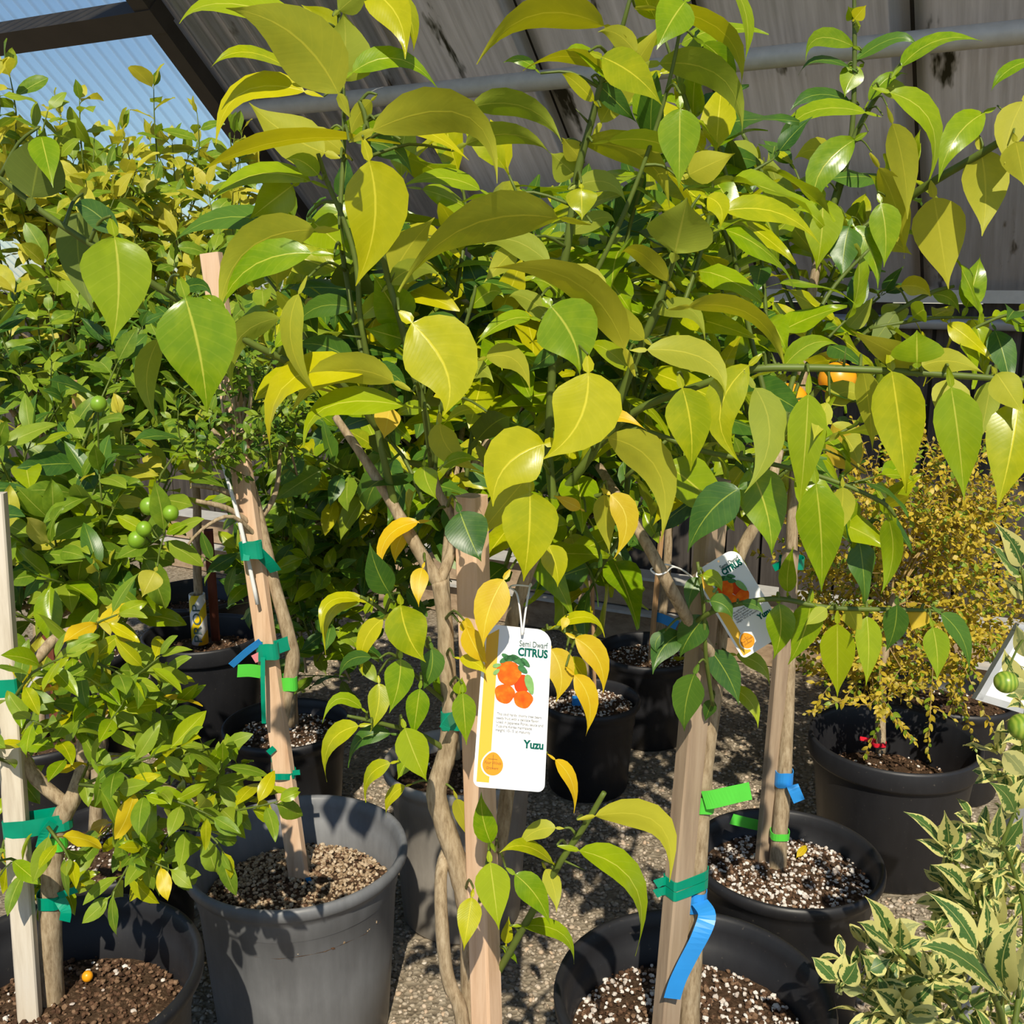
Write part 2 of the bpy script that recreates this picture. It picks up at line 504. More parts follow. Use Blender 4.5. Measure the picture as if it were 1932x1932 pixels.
def sheet_mat(name, c1, c2, stain, trans, rough, spec=0.5, stain_amt=1.0):
    """weathered roof sheet: streaks along its length, dark mould patches, lets some daylight through"""
    t = NT(name)
    tc = t.n('ShaderNodeUVMap'); tc.uv_map = 'UVMap'
    mp = t.n('ShaderNodeMapping'); mp.inputs['Scale'].default_value = (1.0, 0.035, 1.0); t.l(tc.outputs[0], mp.inputs[0])
    n = t.noise(mp.outputs[0], 55.0, 6, 0.7)
    n1 = t.noise(tc.outputs[0], 2.2, 4)
    mp2 = t.n('ShaderNodeMapping'); mp2.inputs['Scale'].default_value = (1.0, 0.25, 1.0); t.l(tc.outputs[0], mp2.inputs[0])
    n2 = t.noise(mp2.outputs[0], 7.0, 5, 0.6)
    col = t.ramp(n, [(0.28, c1), (0.72, c2)])
    col = t.mix(t.math('MULTIPLY', n1, 0.6), col, tuple(x*0.7 for x in c1))
    st = t.math('MULTIPLY', t.math('MULTIPLY', t.math('SUBTRACT', n2, 0.62, clamp=True), 22.0, clamp=True), stain_amt)
    col = t.mix(st, col, stain)
    b = t.bsdf(col, rough, spec, t.bump(n, 0.25, 0.003))
    tr = t.n('ShaderNodeBsdfTranslucent'); t.l(t.mix(0.6, col, (0.95,0.87,0.78)), tr.inputs['Color'])
    ms = t.n('ShaderNodeMixShader')
    streak = t.math('MULTIPLY', t.math('SUBTRACT', n, 0.5), 0.5)
    fac = t.math('MULTIPLY', t.math('ADD', trans, streak), t.math('SUBTRACT', 1.0, t.math('MULTIPLY', st, 0.9)), clamp=True)
    t.l(fac, ms.inputs[0])
    t.l(b, ms.inputs[1]); t.l(tr.outputs[0], ms.inputs[2])
    return t.finish(ms.outputs[0])
M_SHEET = sheet_mat('weathered grey sheet', (0.40,0.37,0.335), (0.70,0.66,0.61), (0.03,0.026,0.012), 0.60, 0.6, 0.3)
M_SHEETDARK = sheet_mat('dark glossy corrugated sheet', (0.20,0.18,0.16), (0.62,0.59,0.57), (0.05,0.04,0.03), 0.42, 0.10, 1.0)
def clear_mat(name):
    t = NT(name)
    n = t.noise(t.coord('Object'), 6.0, 4)
    tr = t.n('ShaderNodeBsdfTransparent'); tr.inputs[0].default_value = (0.95,0.99,1.0,1)
    b = t.bsdf((0.62,0.68,0.74), 0.25, 0.5)
    tl = t.n('ShaderNodeBsdfTranslucent'); tl.inputs[0].default_value = (0.7,0.8,0.9,1)
    m1 = t.n('ShaderNodeMixShader'); m1.inputs[0].default_value = 0.5
    t.l(b, m1.inputs[1]); t.l(tl.outputs[0], m1.inputs[2])
    m2 = t.n('ShaderNodeMixShader')
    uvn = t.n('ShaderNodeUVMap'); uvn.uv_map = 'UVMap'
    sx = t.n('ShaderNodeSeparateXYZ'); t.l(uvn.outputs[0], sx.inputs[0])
    flute = t.math('SINE', t.math('MULTIPLY', sx.outputs[0], 2*math.pi/0.068))       # light lines of the corrugation, painted as pale bands along the flutes
    dust_and_sheen = t.math('MULTIPLY', t.math('SUBTRACT', flute, 0.35, clamp=True), 0.28)
    t.l(t.math('ADD', dust_and_sheen, t.math('ADD', 0.05, t.math('MULTIPLY', n, 0.08))), m2.inputs[0])
    t.l(tr.outputs[0], m2.inputs[1]); t.l(m1.outputs[0], m2.inputs[2])
    return t.finish(m2.outputs[0])
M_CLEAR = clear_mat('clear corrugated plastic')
M_BOARD = wood_mat('old dark wall board', (0.032,0.028,0.024), (0.075,0.064,0.056), (0.115,0.10,0.088), 40)
M_TIMBER = wood_mat('kerb timber', (0.22,0.145,0.09), (0.40,0.285,0.18), (0.48,0.36,0.24), 40, (0.1,1,1))
t = NT('gravel ground')
_v = t.coord('Object')
_n = t.noise(_v, 160.0, 5, 0.7); _n2 = t.noise(_v, 1.6, 4)
_vo = t.n('ShaderNodeTexVoronoi'); _vo.inputs['Scale'].default_value = 95.0; t.l(_v, _vo.inputs['Vector'])
_c = t.ramp(_vo.outputs['Color'], [(0.1,(0.17,0.135,0.095)), (0.5,(0.31,0.255,0.185)), (0.9,(0.44,0.37,0.28))])
_c = t.mix(t.math('MULTIPLY', _n2, 0.55), _c, (0.12,0.10,0.065))
M_GROUND = t.finish(t.bsdf(_c, 0.9, 0.1, t.bump(_vo.outputs['Distance'], 0.8, 0.006)))

# ------------------------------------------------------------------ the setting
NH = Vector((0.455, 0.890, 0)).normalized()        # horizontal, away from the camera, square to the wall
AL = Vector((NH.y, -NH.x, 0))                      # along the wall, to the right
D_EAVE = 4.0
Z_EAVE = 1.38
SLOPE = math.radians(40.0)
RU = -NH * math.cos(SLOPE) + UP * math.sin(SLOPE)  # up the roof slope, towards the camera
RN = (AL.cross(RU)).normalized()
if RN.z > 0: RN = -RN                              # underside normal
def R(tt, s, off=0.0):
    return NH * D_EAVE + AL * tt + RU * s + UP * Z_EAVE + RN * off

floor = struct(mesh_obj('floor', [(-30,-8,0), (30,-8,0), (30,40,0), (-30,40,0)], [(0,1,2,3)], M_GROUND, None, False))

ceiling = bpy.data.objects.new('ceiling', None); link(ceiling); struct(ceiling)
ceiling.location = R(-1.5, 0.0)
def sheet(t0, t1, s0, s1, mat, amp, wave, lift, ns=6, name='roof_sheet'):
    """one corrugated or nearly flat roof sheet with thickness"""
    nt = max(2, int((t1-t0)/wave*10)) if amp > 0.002 else 14
    v, uv = [], []
    for side in (0, 1):
        for j in range(ns+1):
            for i in range(nt+1):
                a = i/nt; b = j/ns
                tt = t0 + (t1-t0)*a; s = s0 + (s1-s0)*b
                o = lift + amp*math.sin(2*math.pi*tt/wave) + 0.0025*side
                v.append(R(tt, s, o)); uv.append((tt, s))
    f = []
    w = nt+1; n0 = (ns+1)*w
    for j in range(ns):
        for i in range(nt):
            a = j*w+i
            f.append((a, a+w, a+w+1, a+1))
            f.append((n0+a, n0+a+1, n0+a+w+1, n0+a+w))
    for i in range(nt):
        f.append((i, i+1, n0+i+1, n0+i)); a = ns*w+i
        f.append((a+1, a, n0+a, n0+a+1))
    for j in range(ns):
        a = j*w; f.append((a+w, a, n0+a, n0+a+w)); a = j*w+nt
        f.append((a, a+w, n0+a+w, n0+a))
    return mesh_obj(name, v, f, mat, ceiling, True, uv)
S_TOP = 2.3
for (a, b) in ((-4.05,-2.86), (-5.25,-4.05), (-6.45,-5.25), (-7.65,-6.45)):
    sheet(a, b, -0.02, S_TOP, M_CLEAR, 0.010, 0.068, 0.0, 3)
sheet(-2.90, -1.97, -0.02, S_TOP, M_SHEETDARK, 0.013, 0.085, -0.016, 3)
seams = [-2.02, -1.52, -0.98, -0.40, 0.16, 0.30, 0.78, 1.32, 1.86]
for i in range(len(seams)-1):
    sheet(seams[i]+0.006, seams[i+1]-0.006, -0.02, S_TOP, M_SHEET, 0.0015, 0.3, 0.004*(i % 2), 3)
# backing strips that close the seams
for s_ in seams[1:-1]:
    v, f = box(R(s_, S_TOP/2, -0.012), AL*0.03, RU*(S_TOP/2), RN*0.004)
    mesh_obj('seam_batten', v, f, M_BEAM, ceiling, False)
# dark rafter between the clear and the dark sheets, purlins, eave rails
v, f = box(R(-2.84, S_TOP/2, 0.045), AL*0.035, RU*(S_TOP/2), RN*0.030)
mesh_obj('rafter', v, f, M_BEAM, ceiling, False)
v, f = box(R(-5.2, 1.47, 0.045), AL*2.4, RU*0.045, RN*0.035)
mesh_obj('purlin', v, f, M_BEAM, ceiling, False)
v, f = tube([R(-2.78, 1.06, 0.06), R(2.0, 1.10, 0.06)], [0.031, 0.031], 16, 1)
mesh_obj('purlin_pipe', v, f, M_PIPE, ceiling)
v, f = box(R(-2.9, 0.0, 0.05) + UP*0.006, AL*5.0, UP*0.022, NH*0.02)
mesh_obj('eave_rail', v, f, M_PIPE, ceiling, False)
v, f = tube([R(-7.6, 0.0, 0.05) - UP*0.085, R(2.0, 0.0, 0.05) - UP*0.085], [0.024, 0.024], 14, 1)
mesh_obj('eave_pipe', v, f, M_RAIL, ceiling)

wall = bpy.data.objects.new('wall_back', None); link(wall); struct(wall)
wall.location = NH*D_EAVE + AL*-1.5
bw = 0.145
v, f = box(NH*(D_EAVE+0.06) + AL*-2.9 + UP*0.66, AL*4.9, NH*0.01, UP*0.66)
mesh_obj('backing', v, f, M_BEAM, wall, False)
k = 0
tt = -7.6
bmesh_cache = {}
while tt < 1.95:
    off = rng.uniform(-0.006, 0.006)
    c = NH*(D_EAVE+0.03+off) + AL*(tt+bw/2) + UP*0.665
    key = k % 3
    if key not in bmesh_cache:
        v, f = bar((0,0,-0.66), (0,0,0.66-0.01*key), bw-0.012, 0.022, -math.atan2(NH.x, NH.y))
        o = mesh_obj('board', v, f, M_BOARD, None, False)
        bmesh_cache[key] = o.data
    else:
        o = link(bpy.data.objects.new('board', bmesh_cache[key]))
    o.location = c
    attach(o, wall)
    tt += bw; k += 1

# timber kerb of stacked boards in front of the wall
kerb = thing('timber_kerb', 'low kerb of two stacked weathered timbers on the gravel before the wall', 'kerb', NH*3.66)
for zz, h, off in ((0.07, 0.065, 0.0), (0.215, 0.062, 0.012)):
    v, f = box(NH*(3.66+off) + AL*-1.6 + UP*zz, AL*2.2, NH*0.035, UP*h)
    mesh_obj('timber', v, f, M_TIMBER, kerb, False)
    v, f = box(NH*(3.645+off) + AL*-1.6 + UP*(zz+h+0.004), AL*2.2, NH*0.055, UP*0.006)
    mesh_obj('cap_strip', v, f, M_PIPE, kerb, False)

# loose gravel
nr = np.random.RandomState(3)
def gravel(n, x0, x1, y0, y1, s0, s1, seed):
    c = np.stack([nr.uniform(x0, x1, n), nr.uniform(y0, y1, n), nr.uniform(-0.001, 0.003, n)], -1)
    return c, nr.uniform(s0, s1, n)
POT_SPOTS = []
def lay_gravel():
    c1, z1 = gravel(30000, -1.15, 1.25, 1.15, 2.7, 0.0035, 0.0085, 1)
    c2, z2 = gravel(12000, -1.6, 2.0, 2.7, 4.0, 0.004, 0.008, 2)
    c, z = np.concatenate([c1, c2]), np.concatenate([z1, z2])
    keep = (c[:, 0]*NH.x + c[:, 1]*NH.y) < 3.56
    for (x, y, r) in POT_SPOTS: keep &= ((c[:, 0]-x)**2 + (c[:, 1]-y)**2) > (r+0.008)**2
    me = scatter_mesh('gravel', c[keep], z[keep], [M_PEBBLE], 5)
    g = link(bpy.data.objects.new('gravel', me))
    tag(g, 'loose tan gravel scattered over the nursery floor', 'gravel')
    g['kind'] = 'stuff'

# ------------------------------------------------------------------ pots
def pot_profile(Rm, h, style, soil_z):
    rb = Rm*0.78
    if style == 'lip':      # wide flat band under the rim
        return [(0.001,0.004), (rb*0.95,0.0), (rb,0.008), (Rm*0.925,h-0.062), (Rm*0.93,h-0.056), (Rm*0.99,h-0.052), (Rm,h-0.046),
                (Rm*1.0,h-0.008), (Rm*0.985,h), (Rm*0.955,h-0.002), (Rm*0.94,h-0.012), (Rm*0.90,h-0.07), (Rm*0.86,soil_z-0.03)]
    return [(0.001,0.004), (rb*0.95,0.0), (rb,0.008), (Rm*0.84,h*0.45), (Rm*0.885,h-0.075), (Rm*0.90,h-0.072), (Rm*0.905,h-0.045), (Rm*0.93,h-0.036),
            (Rm*0.965,h-0.026), (Rm*0.995,h-0.020), (Rm*1.0,h-0.010), (Rm*0.985,h-0.001), (Rm*0.955,h), (Rm*0.93,h-0.006), (Rm*0.905,h-0.022),
            (Rm*0.895,h-0.05), (Rm*0.88,h-0.052), (Rm*0.86,soil_z-0.03)]
def pot_at(px, py, wpx, wm):
    zc = wm*F_PX/wpx
    return CAM + ray(px, py)*zc
def make_pot(root, c, Rm, style='roll', mat=None, drop=0.075, grains=500, mix='perlite', tilt=0.0, seed=0, mound=0.02):
    """pot body, soil and soil grains under root (root stands on the ground below the pot's centre)"""
    h = c.z
    base = Vector((c.x, c.y, 0.0))
    soil_z = h - drop
    POT_SPOTS.append((c.x, c.y, Rm*0.78))
    v, f = lathe(pot_profile(Rm, h, style, soil_z), 56, 0.008)
    pv = [base + p for p in v]
    mesh_obj('pot', pv, f, mat or M_POT, root)
    # soil
    rs = Rm*0.875
    sv, sf = [], []
    r_ = random.Random(seed)
    rings, sg = 7, 28
    for i in range(rings+1):
        rr = rs*i/rings
        for k in range(sg):
            a = 2*math.pi*k/sg
            sv.append(base + Vector((rr*math.cos(a), rr*math.sin(a), soil_z + mound*(1-(i/rings)**2) + r_.uniform(-0.004, 0.004))))
    for i in range(rings):
        for k in range(sg):
            a, b = i*sg+k, i*sg+(k+1) % sg
            sf.append((a, a+sg, b+sg, b))
    mesh_obj('soil', sv, sf, M_SOIL, root)
    if grains:
        q = np.random.RandomState(seed+11)
        rad = rs*np.sqrt(q.uniform(0, 1, grains))*0.98; an = q.uniform(0, 2*np.pi, grains)
        cen = np.stack([base.x + rad*np.cos(an), base.y + rad*np.sin(an), soil_z + mound*(1-(rad/rs)**2) + q.uniform(0.0, 0.005, grains)], -1)
        if mix == 'perlite': mats, fr = [M_PERLITE, M_BARKCHIP], [0.5, 0.5]
        elif mix == 'tan': mats, fr = [M_TANSOIL, M_BARKCHIP], [0.85, 0.15]
        else: mats, fr = [M_BARKCHIP, M_PERLITE], [0.93, 0.07]
        sz = q.uniform(0.0022, 0.0056, grains) * (1.05 if mix == 'tan' else 1.0)
        me = scatter_mesh('soil_grains', cen, sz, mats, seed, 0.8, fr)
        me.polygons.foreach_set('use_smooth', np.zeros(len(me.polygons), dtype=bool))
        o = link(bpy.data.objects.new('soil_grains', me)); attach(o, root); o['kind'] = 'stuff'
    return soil_z
def down_to(p, q, z):
    """extend the line q->p until height z"""
    d = (p - q)
    k = (z - p.z)/d.z if abs(d.z) > 1e-6 else 0
    return p + d*k

def stake(root, A, B, a, b, mat, twist=0.5, name='stake'):
    v, f = bar(A, B, a, b, twist)
    # own origin at the foot so the grain runs along the piece
    o = mesh_obj(name, [p - A for p in v], f, mat, None, False)
    o.location = A
    attach(o, root)
    return o
def tape_band(root, c, axis, rx, ry, h, mat, tail=None, xdir=Vector((1,0,0)), name='tie_tape'):
    axis = axis.normalized()
    X = (xdir - axis*xdir.dot(axis)).normalized(); Y = axis.cross(X)
    v, f = [], []
    n = 20
    for j, (o, z) in enumerate(((0,-h/2), (0.0012,-h/2), (0.0012,h/2), (0,h/2))):
        for k in range(n):
            a = 2*math.pi*k/n
            v.append(c + X*((rx+o)*math.cos(a)) + Y*((ry+o)*math.sin(a)) + axis*(z + 0.0015*math.sin(3*a)))
    for j in range(4):
        for k in range(n):
            a, b = j*n+k, j*n+(k+1) % n
            a2, b2 = ((j+1) % 4)*n+k, ((j+1) % 4)*n+(k+1) % n
            f.append((a, b, b2, a2))
    mb = MB(); mb.add(v, f)
    if tail:
        for pts, w in tail:
            tv, tf = ribbon(pts, w, axis if abs((Vector(pts[-1])-Vector(pts[0])).normalized().dot(axis)) < 0.7 else X)
            mb.add(tv, tf)
    return mb.build(name, mat, root, False)

def stake_section(A, B, a, b_, twist, z):
    """corners of a stake where it passes height z"""
    v, f = bar(A, B, a, b_, twist)
    return [v[i].lerp(v[i+8], (z - v[i].z)/(v[i+8].z - v[i].z)) for i in range(8)]
def circle_section(c, r):
    return [c + Vector((r*math.cos(k*0.524), r*math.sin(k*0.524), 0)) for k in range(12)]
def hull_tape(root, pts, z, h, mat, tail=None):
    """tape pulled tight round everything in pts (a convex loop)"""
    p = sorted((q_.x, q_.y) for q_ in pts)
    def half(seq):
        out = []
        for c in seq:
            while len(out) > 1 and (out[-1][0]-out[-2][0])*(c[1]-out[-2][1]) - (out[-1][1]-out[-2][1])*(c[0]-out[-2][0]) <= 0: out.pop()
            out.append(c)
        return out[:-1]
    loop = half(p) + half(p[::-1])
    cx, cy = sum(q_[0] for q_ in loop)/len(loop), sum(q_[1] for q_ in loop)/len(loop)
    n = len(loop)
    v, f = [], []
    for (o, dz) in ((0.0002,-h/2), (0.0016,-h/2), (0.0016,h/2), (0.0002,h/2)):
        for (x, y) in loop:
            r = math.hypot(x-cx, y-cy); k_ = (r+o)/r
            v.append(Vector((cx + (x-cx)*k_, cy + (y-cy)*k_, z + dz)))
    for j in range(4):
        for i in range(n):
            f.append((j*n+i, j*n+(i+1) % n, ((j+1) % 4)*n+(i+1) % n, ((j+1) % 4)*n+i))
    mb = MB(); mb.add(v, f)
    for pl, w in (tail or ()):
        tv, tf = ribbon(pl, w, UP); mb.add(tv, tf)
    return mb.build('tie_tape', mat, root, False)

# ------------------------------------------------------------------ leaves
ROWS_WING = [(-0.20,0.02), (-0.15,0.10), (-0.09,0.17), (-0.03,0.14), (-0.005,0.03), (0.03,0.34), (0.09,0.63), (0.17,0.88), (0.28,1.0), (0.42,0.95), (0.56,0.78), (0.69,0.54), (0.80,0.31), (0.89,0.14), (0.96,0.055), (1.02,0.012)]
ROWS_OVAL = [(-0.14,0.03), (0.0,0.05), (0.08,0.36), (0.2,0.74), (0.36,0.98), (0.52,0.97), (0.68,0.78), (0.82,0.5), (0.93,0.2), (1.0,0.015)]
ROWS_ROUND = [(-0.10,0.03), (0.0,0.05), (0.10,0.42), (0.26,0.80), (0.45,1.0), (0.63,0.95), (0.79,0.74), (0.92,0.38), (1.0,0.03)]
ROWS_LOW = [(-0.12,0.03), (0.02,0.08), (0.2,0.72), (0.42,1.0), (0.65,0.82), (0.85,0.42), (1.0,0.02)]
XS5 = (-1.0, -0.5, 0.0, 0.5, 1.0)
XS3 = (-1.0, 0.0, 1.0)
def leaf_shape(rows, xs, bend, fold, curl, w, twist=0.0, wave=0.0, lean=0.0):
    """flat-template leaf, base at the origin, midrib along +Y, top side +Z, length 1"""
    V, UV, Fc = [], [], []
    y = z = 0.0
    prev = rows[0][0]
    s0 = rows[0][0]
    pts = []
    for (s, wd) in rows:
        ds = s - prev; prev = s
        th = lean - bend*((s - s0)/(1 - s0))
        y += ds*math.cos(th); z += ds*math.sin(th)
        pts.append((y, z, th, s, wd))
    for (yy, zz, th, s, wd) in pts:
        tw = twist*max(s, 0)
        for x in xs:
            hx = x*wd*w/2
            hz = abs(hx)*fold - curl*hx*hx*8*w + wave*math.sin(9*s + (2 if x > 0 else 0))*abs(x)*w*0.12
            cx = hx*math.cos(tw) - hz*math.sin(tw); cz = hx*math.sin(tw) + hz*math.cos(tw)
            V.append((cx, yy - math.sin(th)*cz, zz + math.cos(th)*cz))
            UV.append((0.5 + 0.5*x, s))
    n = len(xs)
    for i in range(len(rows)-1):
        for k in range(n-1):
            a = i*n+k
            Fc.append((a, a+1, a+1+n, a+n))
    return np.array(V), np.array(UV), np.array(Fc, dtype=np.int32)
LEAF_LIB = {}
def leaf_lib(key, tone, rows, xs, wr):
    """a handful of shared meshes per (kind, tone)"""
    k = (key, tone)
    if k not in LEAF_LIB:
        q = random.Random(str(k))
        out = []
        for i in range(7):
            V, UV, Fc = leaf_shape(rows, xs, q.uniform(0.15, 1.25), q.uniform(0.12, 0.55), q.uniform(0, 0.5), wr*q.uniform(0.85, 1.15), q.uniform(-0.5, 0.5), q.uniform(0, 1), q.uniform(0.0, 0.35))
            me = np_mesh('leaf_' + key, V, Fc, [M_LEAF[tone]], True, None, UV)
            out.append((me, V, UV, Fc))
        LEAF_LIB[k] = out
    return LEAF_LIB[k]
KINDS = {'wing': (ROWS_WING, XS5, 0.44), 'oval': (ROWS_OVAL, XS5, 0.42), 'round': (ROWS_ROUND, XS5, 0.52), 'low': (ROWS_LOW, XS3, 0.46), 'tiny': (ROWS_LOW[1:], XS3, 0.5), 'long': (ROWS_OVAL, XS5, 0.34)}
def frame(pos, d, n, L):
    d = d.normalized()
    n = n - d*n.dot(d)
    if n.length < 1e-4: n = d.orthogonal()
    n.normalize()
    x = d.cross(n)
    return Matrix(((x.x*L, d.x*L, n.x*L, pos.x), (x.y*L, d.y*L, n.y*L, pos.y), (x.z*L, d.z*L, n.z*L, pos.z), (0,0,0,1)))
def place_leaves(root, leaves, kind, n_obj, kind_rest='low', name='leaf'):
    """leaves: (pos, dir, normal, length, tone). The n_obj that show largest become objects of their own, the rest one part of stuff"""
    def show(l):
        x, y = px_of(l[0] + l[1]*l[3]*0.5)
        dd = depth_of(l[0])
        inside = -40 < x < 1972 and -40 < y < 1972 and dd > 0.1
        return (l[3]/max(dd, 0.1)) * (1.0 if inside else 0.001)
    ls = sorted(leaves, key=show, reverse=True)
    rows, xs, wr = KINDS[kind]
    q = random.Random(len(ls))
    inv = Matrix.Translation(-root.location)
    for l in ls[:n_obj]:
        me = q.choice(leaf_lib(kind, l[4], rows, xs, wr))[0]
        o = bpy.data.objects.new(name, me)
        COL.objects.link(o)
        o.parent = root
        o.matrix_parent_inverse = inv
        o.matrix_basis = frame(l[0], l[1], l[2], l[3])
    rest = ls[n_obj:]
    if rest:
        rows, xs, wr = KINDS[kind_rest]
        tones = sorted(set(l[4] for l in rest))
        Vs, Us, Fs, Ms = [], [], [], []
        off = 0
        for l in rest:
            _, V, U, Fc = q.choice(leaf_lib(kind_rest, l[4], rows, xs, wr))
            m = np.array(frame(l[0], l[1], l[2], l[3]))
            Vs.append(V @ m[:3, :3].T + m[:3, 3]); Us.append(U); Fs.append(Fc + off)
            Ms.append(np.full(len(Fc), tones.index(l[4])))
            off += len(V)
        me = np_mesh('foliage', np.concatenate(Vs), np.concatenate(Fs), [M_LEAF[t_] for t_ in tones], True, np.concatenate(Ms), np.concatenate(Us))
        o = link(bpy.data.objects.new('foliage', me)); attach(o, root); o['kind'] = 'stuff'

def shoot_leaves(pts, L, spacing, tones, q, start=0.12, angle=(50, 80), droop=0.25, upn=0.8, tip=True):
    """leaves set in a spiral along a shoot"""
    pts = [Vector(p) for p in pts]
    seg = [(pts[i+1]-pts[i]).length for i in range(len(pts)-1)]
    total = sum(seg)
    out = []
    d = start*total
    a = q.uniform(0, 6.28)
    while d < total:
        i = 0; r = d
        while i < len(seg)-1 and r > seg[i]: r -= seg[i]; i += 1
        t = (pts[i+1]-pts[i]).normalized()
        p = pts[i] + t*r
        ref = t.orthogonal().normalized(); b = t.cross(ref)
        side = ref*math.cos(a) + b*math.sin(a)
        an = math.radians(q.uniform(*angle))
        dr = (t*math.cos(an) + side*math.sin(an) - UP*droop*q.uniform(0.2, 1.4)).normalized()
        nm = t*0.35 + UP*0.25*upn + sun_vec*upn + Vector((q.uniform(-.65,.65), q.uniform(-.6,.6), q.uniform(-.45,.45)))      # blades turn to the light
        out.append((p, dr, nm, L*q.uniform(0.68, 1.15), q.choice(tones)))
        a += 2.399 + q.uniform(-0.3, 0.3)
        d += spacing*q.uniform(0.75, 1.25)
    if tip:
        t = (pts[-1]-pts[-2]).normalized()
        for k in range(2):
            dr = (t + Vector((q.uniform(-.6,.6), q.uniform(-.6,.6), 0.1))).normalized()
            out.append((pts[-1], dr, sun_vec + Vector((q.uniform(-.7,.7), q.uniform(-.5,.5), q.uniform(-.3,.3))), L*q.uniform(0.5, 0.85), q.choice(tones)))
    return out
def crown(c, rad, n, q, length, up=0.7, inner=0.25):
    """shoots growing outwards and upwards inside an ellipsoid"""
    sh = []
    for i in range(n):
        while True:
            u = Vector((q.uniform(-1,1), q.uniform(-1,1), q.uniform(-1,1)))
            if inner < u.length < 1: break
        p = c + Vector((u.x*rad[0], u.y*rad[1], u.z*rad[2]))
        d = (u.normalized()*0.75 + UP*up + Vector((q.uniform(-.4,.4), q.uniform(-.4,.4), q.uniform(-.2,.4)))).normalized()
        ln = length*q.uniform(0.6, 1.2)
        bendv = Vector((q.uniform(-.3,.3), q.uniform(-.3,.3), q.uniform(-.15,.3)))
        p0 = p - d*ln*0.5
        sh.append([p0, p0 + (d + bendv*0.2)*ln*0.5, p0 + (d + bendv)*ln])
    return sh
def wood_for(root, fork, shoots, r0, q, mat_branch=None, mat_twig=None, segs=5):
    """limbs from the fork to the shoots, one wooden part per tree"""
    mb = MB(); mt = MB()
    if fork is not None:
        used = shoots[::max(1, len(shoots)//26)]
        for s in used:
            e = s[0]
            mid = fork.lerp(e, 0.45) + Vector((q.uniform(-.03,.03), q.uniform(-.03,.03), q.uniform(-.01,.05)))
            v, f = tube([fork, mid, e], [r0, r0*0.7, r0*0.35], segs, 3)
            mb.add(v, f)
        mb.build('branches', mat_branch or M_BARK, root)['kind'] = 'stuff'
    for s in shoots:
        v, f = tube(s, [r0*0.34, r0*0.26, r0*0.14], 4, 2)
        mt.add(v, f)
    mt.build('twigs', mat_twig or M_STEM, root)['kind'] = 'stuff'

def stalk(root, fruit_top, points, r=0.0013):
    """thin stalk from a fruit or leaf to the nearest point of its tree's wood"""
    e = min(points, key=lambda p: (p - fruit_top).length)
    v, f = tube([e, e.lerp(fruit_top, 0.6) + UP*0.006, fruit_top], [r*1.3, r, r], 5, 3)
    mesh_obj('stalk', v, f, M_STEM, root)
# hero leaves: one mesh each, laid from its base to its tip
def hero_leaf(root, B, T, wapp, bulge, side, tone, fold, q, wing=True):
    view = (B.lerp(T, 0.5) - CAM).normalized()
    tan = (T - B)
    ln = tan.length
    tn = tan.normalized()
    tc = -(view - tn*view.dot(tn)).normalized()      # towards the camera
    N0 = tc if side == 't' else -tc
    W = max(wapp, 0.36*ln)
    r = math.acos(min(1.0, wapp/W))
    best = None
    for sg in (-1, 1):
        N = Quaternion(tn, sg*r) @ N0
        if best is None or N.z > best.z: best = N
    N = best
    S = tn.cross(N)
    ctrl = B.lerp(T, 0.5) + bulge*2 + N*ln*q.uniform(0.02, 0.10) + UP*ln*0.02
    rows = ROWS_WING if wing else ROWS_OVAL
    V, UV, Fc = [], [], []
    wv = q.uniform(0, 6.28); wa = q.uniform(0.0, 0.05); tw = q.uniform(-0.25, 0.25)
    wl = q.uniform(0.92, 1.06); wr_ = q.uniform(0.92, 1.06)
    for (s, wd) in rows:
        if s >= 0:
            p = B*(1-s)**2 + ctrl*2*s*(1-s) + T*s*s
            tg = ((ctrl-B)*(1-s) + (T-ctrl)*s).normalized()
        else:
            tg = (ctrl-B).normalized()
            p = B + tg*s*ln
        n_ = (N - tg*N.dot(tg)).normalized()
        if n_.length < 0.5: n_ = N
        s_ = tg.cross(n_)
        a = tw*(s-0.4)
        s2 = s_*math.cos(a) + n_*math.sin(a); n2 = n_*math.cos(a) - s_*math.sin(a)
        for x in XS5:
            hx = x*wd*W/2*(wl if x < 0 else wr_)
            hz = abs(hx)*fold - 0.5*fold*hx*hx/(W/2)*1.2 + wa*W*math.sin(8*s + wv + x)*abs(x)
            V.append(p + s2*hx + n2*hz); UV.append((0.5+0.5*x, s))
    n = 5
    for i in range(len(rows)-1):
        for k in range(n-1):
            a = i*n+k
            Fc.append((a, a+1, a+1+n, a+n))
    o = mesh_obj('leaf', V, Fc, M_LEAF[tone], root, True, UV)
    return o
class Skeleton:
    """branches of a tree given as (x, y, Y, radius in px) polylines; knows the nearest wood to a point"""
    def __init__(self, root): self.root = root; self.samples = []
    def branch(self, pts, mat, name='branch', segs=9, sub=5, jit=0.04):
        p3 = [P(a, b, c) for (a, b, c, r) in pts]
        rr = [size_m(r, p) for p, (a, b, c, r) in zip(p3, pts)]
        v, f = tube(p3, rr, segs, sub, jit)
        o = mesh_obj(name, v, f, mat, self.root)
        cp, cr = catmull(p3, rr, 8)
        for p in cp:
            x, y = px_of(p); self.samples.append((x, y, p))
        return cp
    def near(self, x, y):
        return min(self.samples, key=lambda s: (s[0]-x)**2 + (s[1]-y)**2)
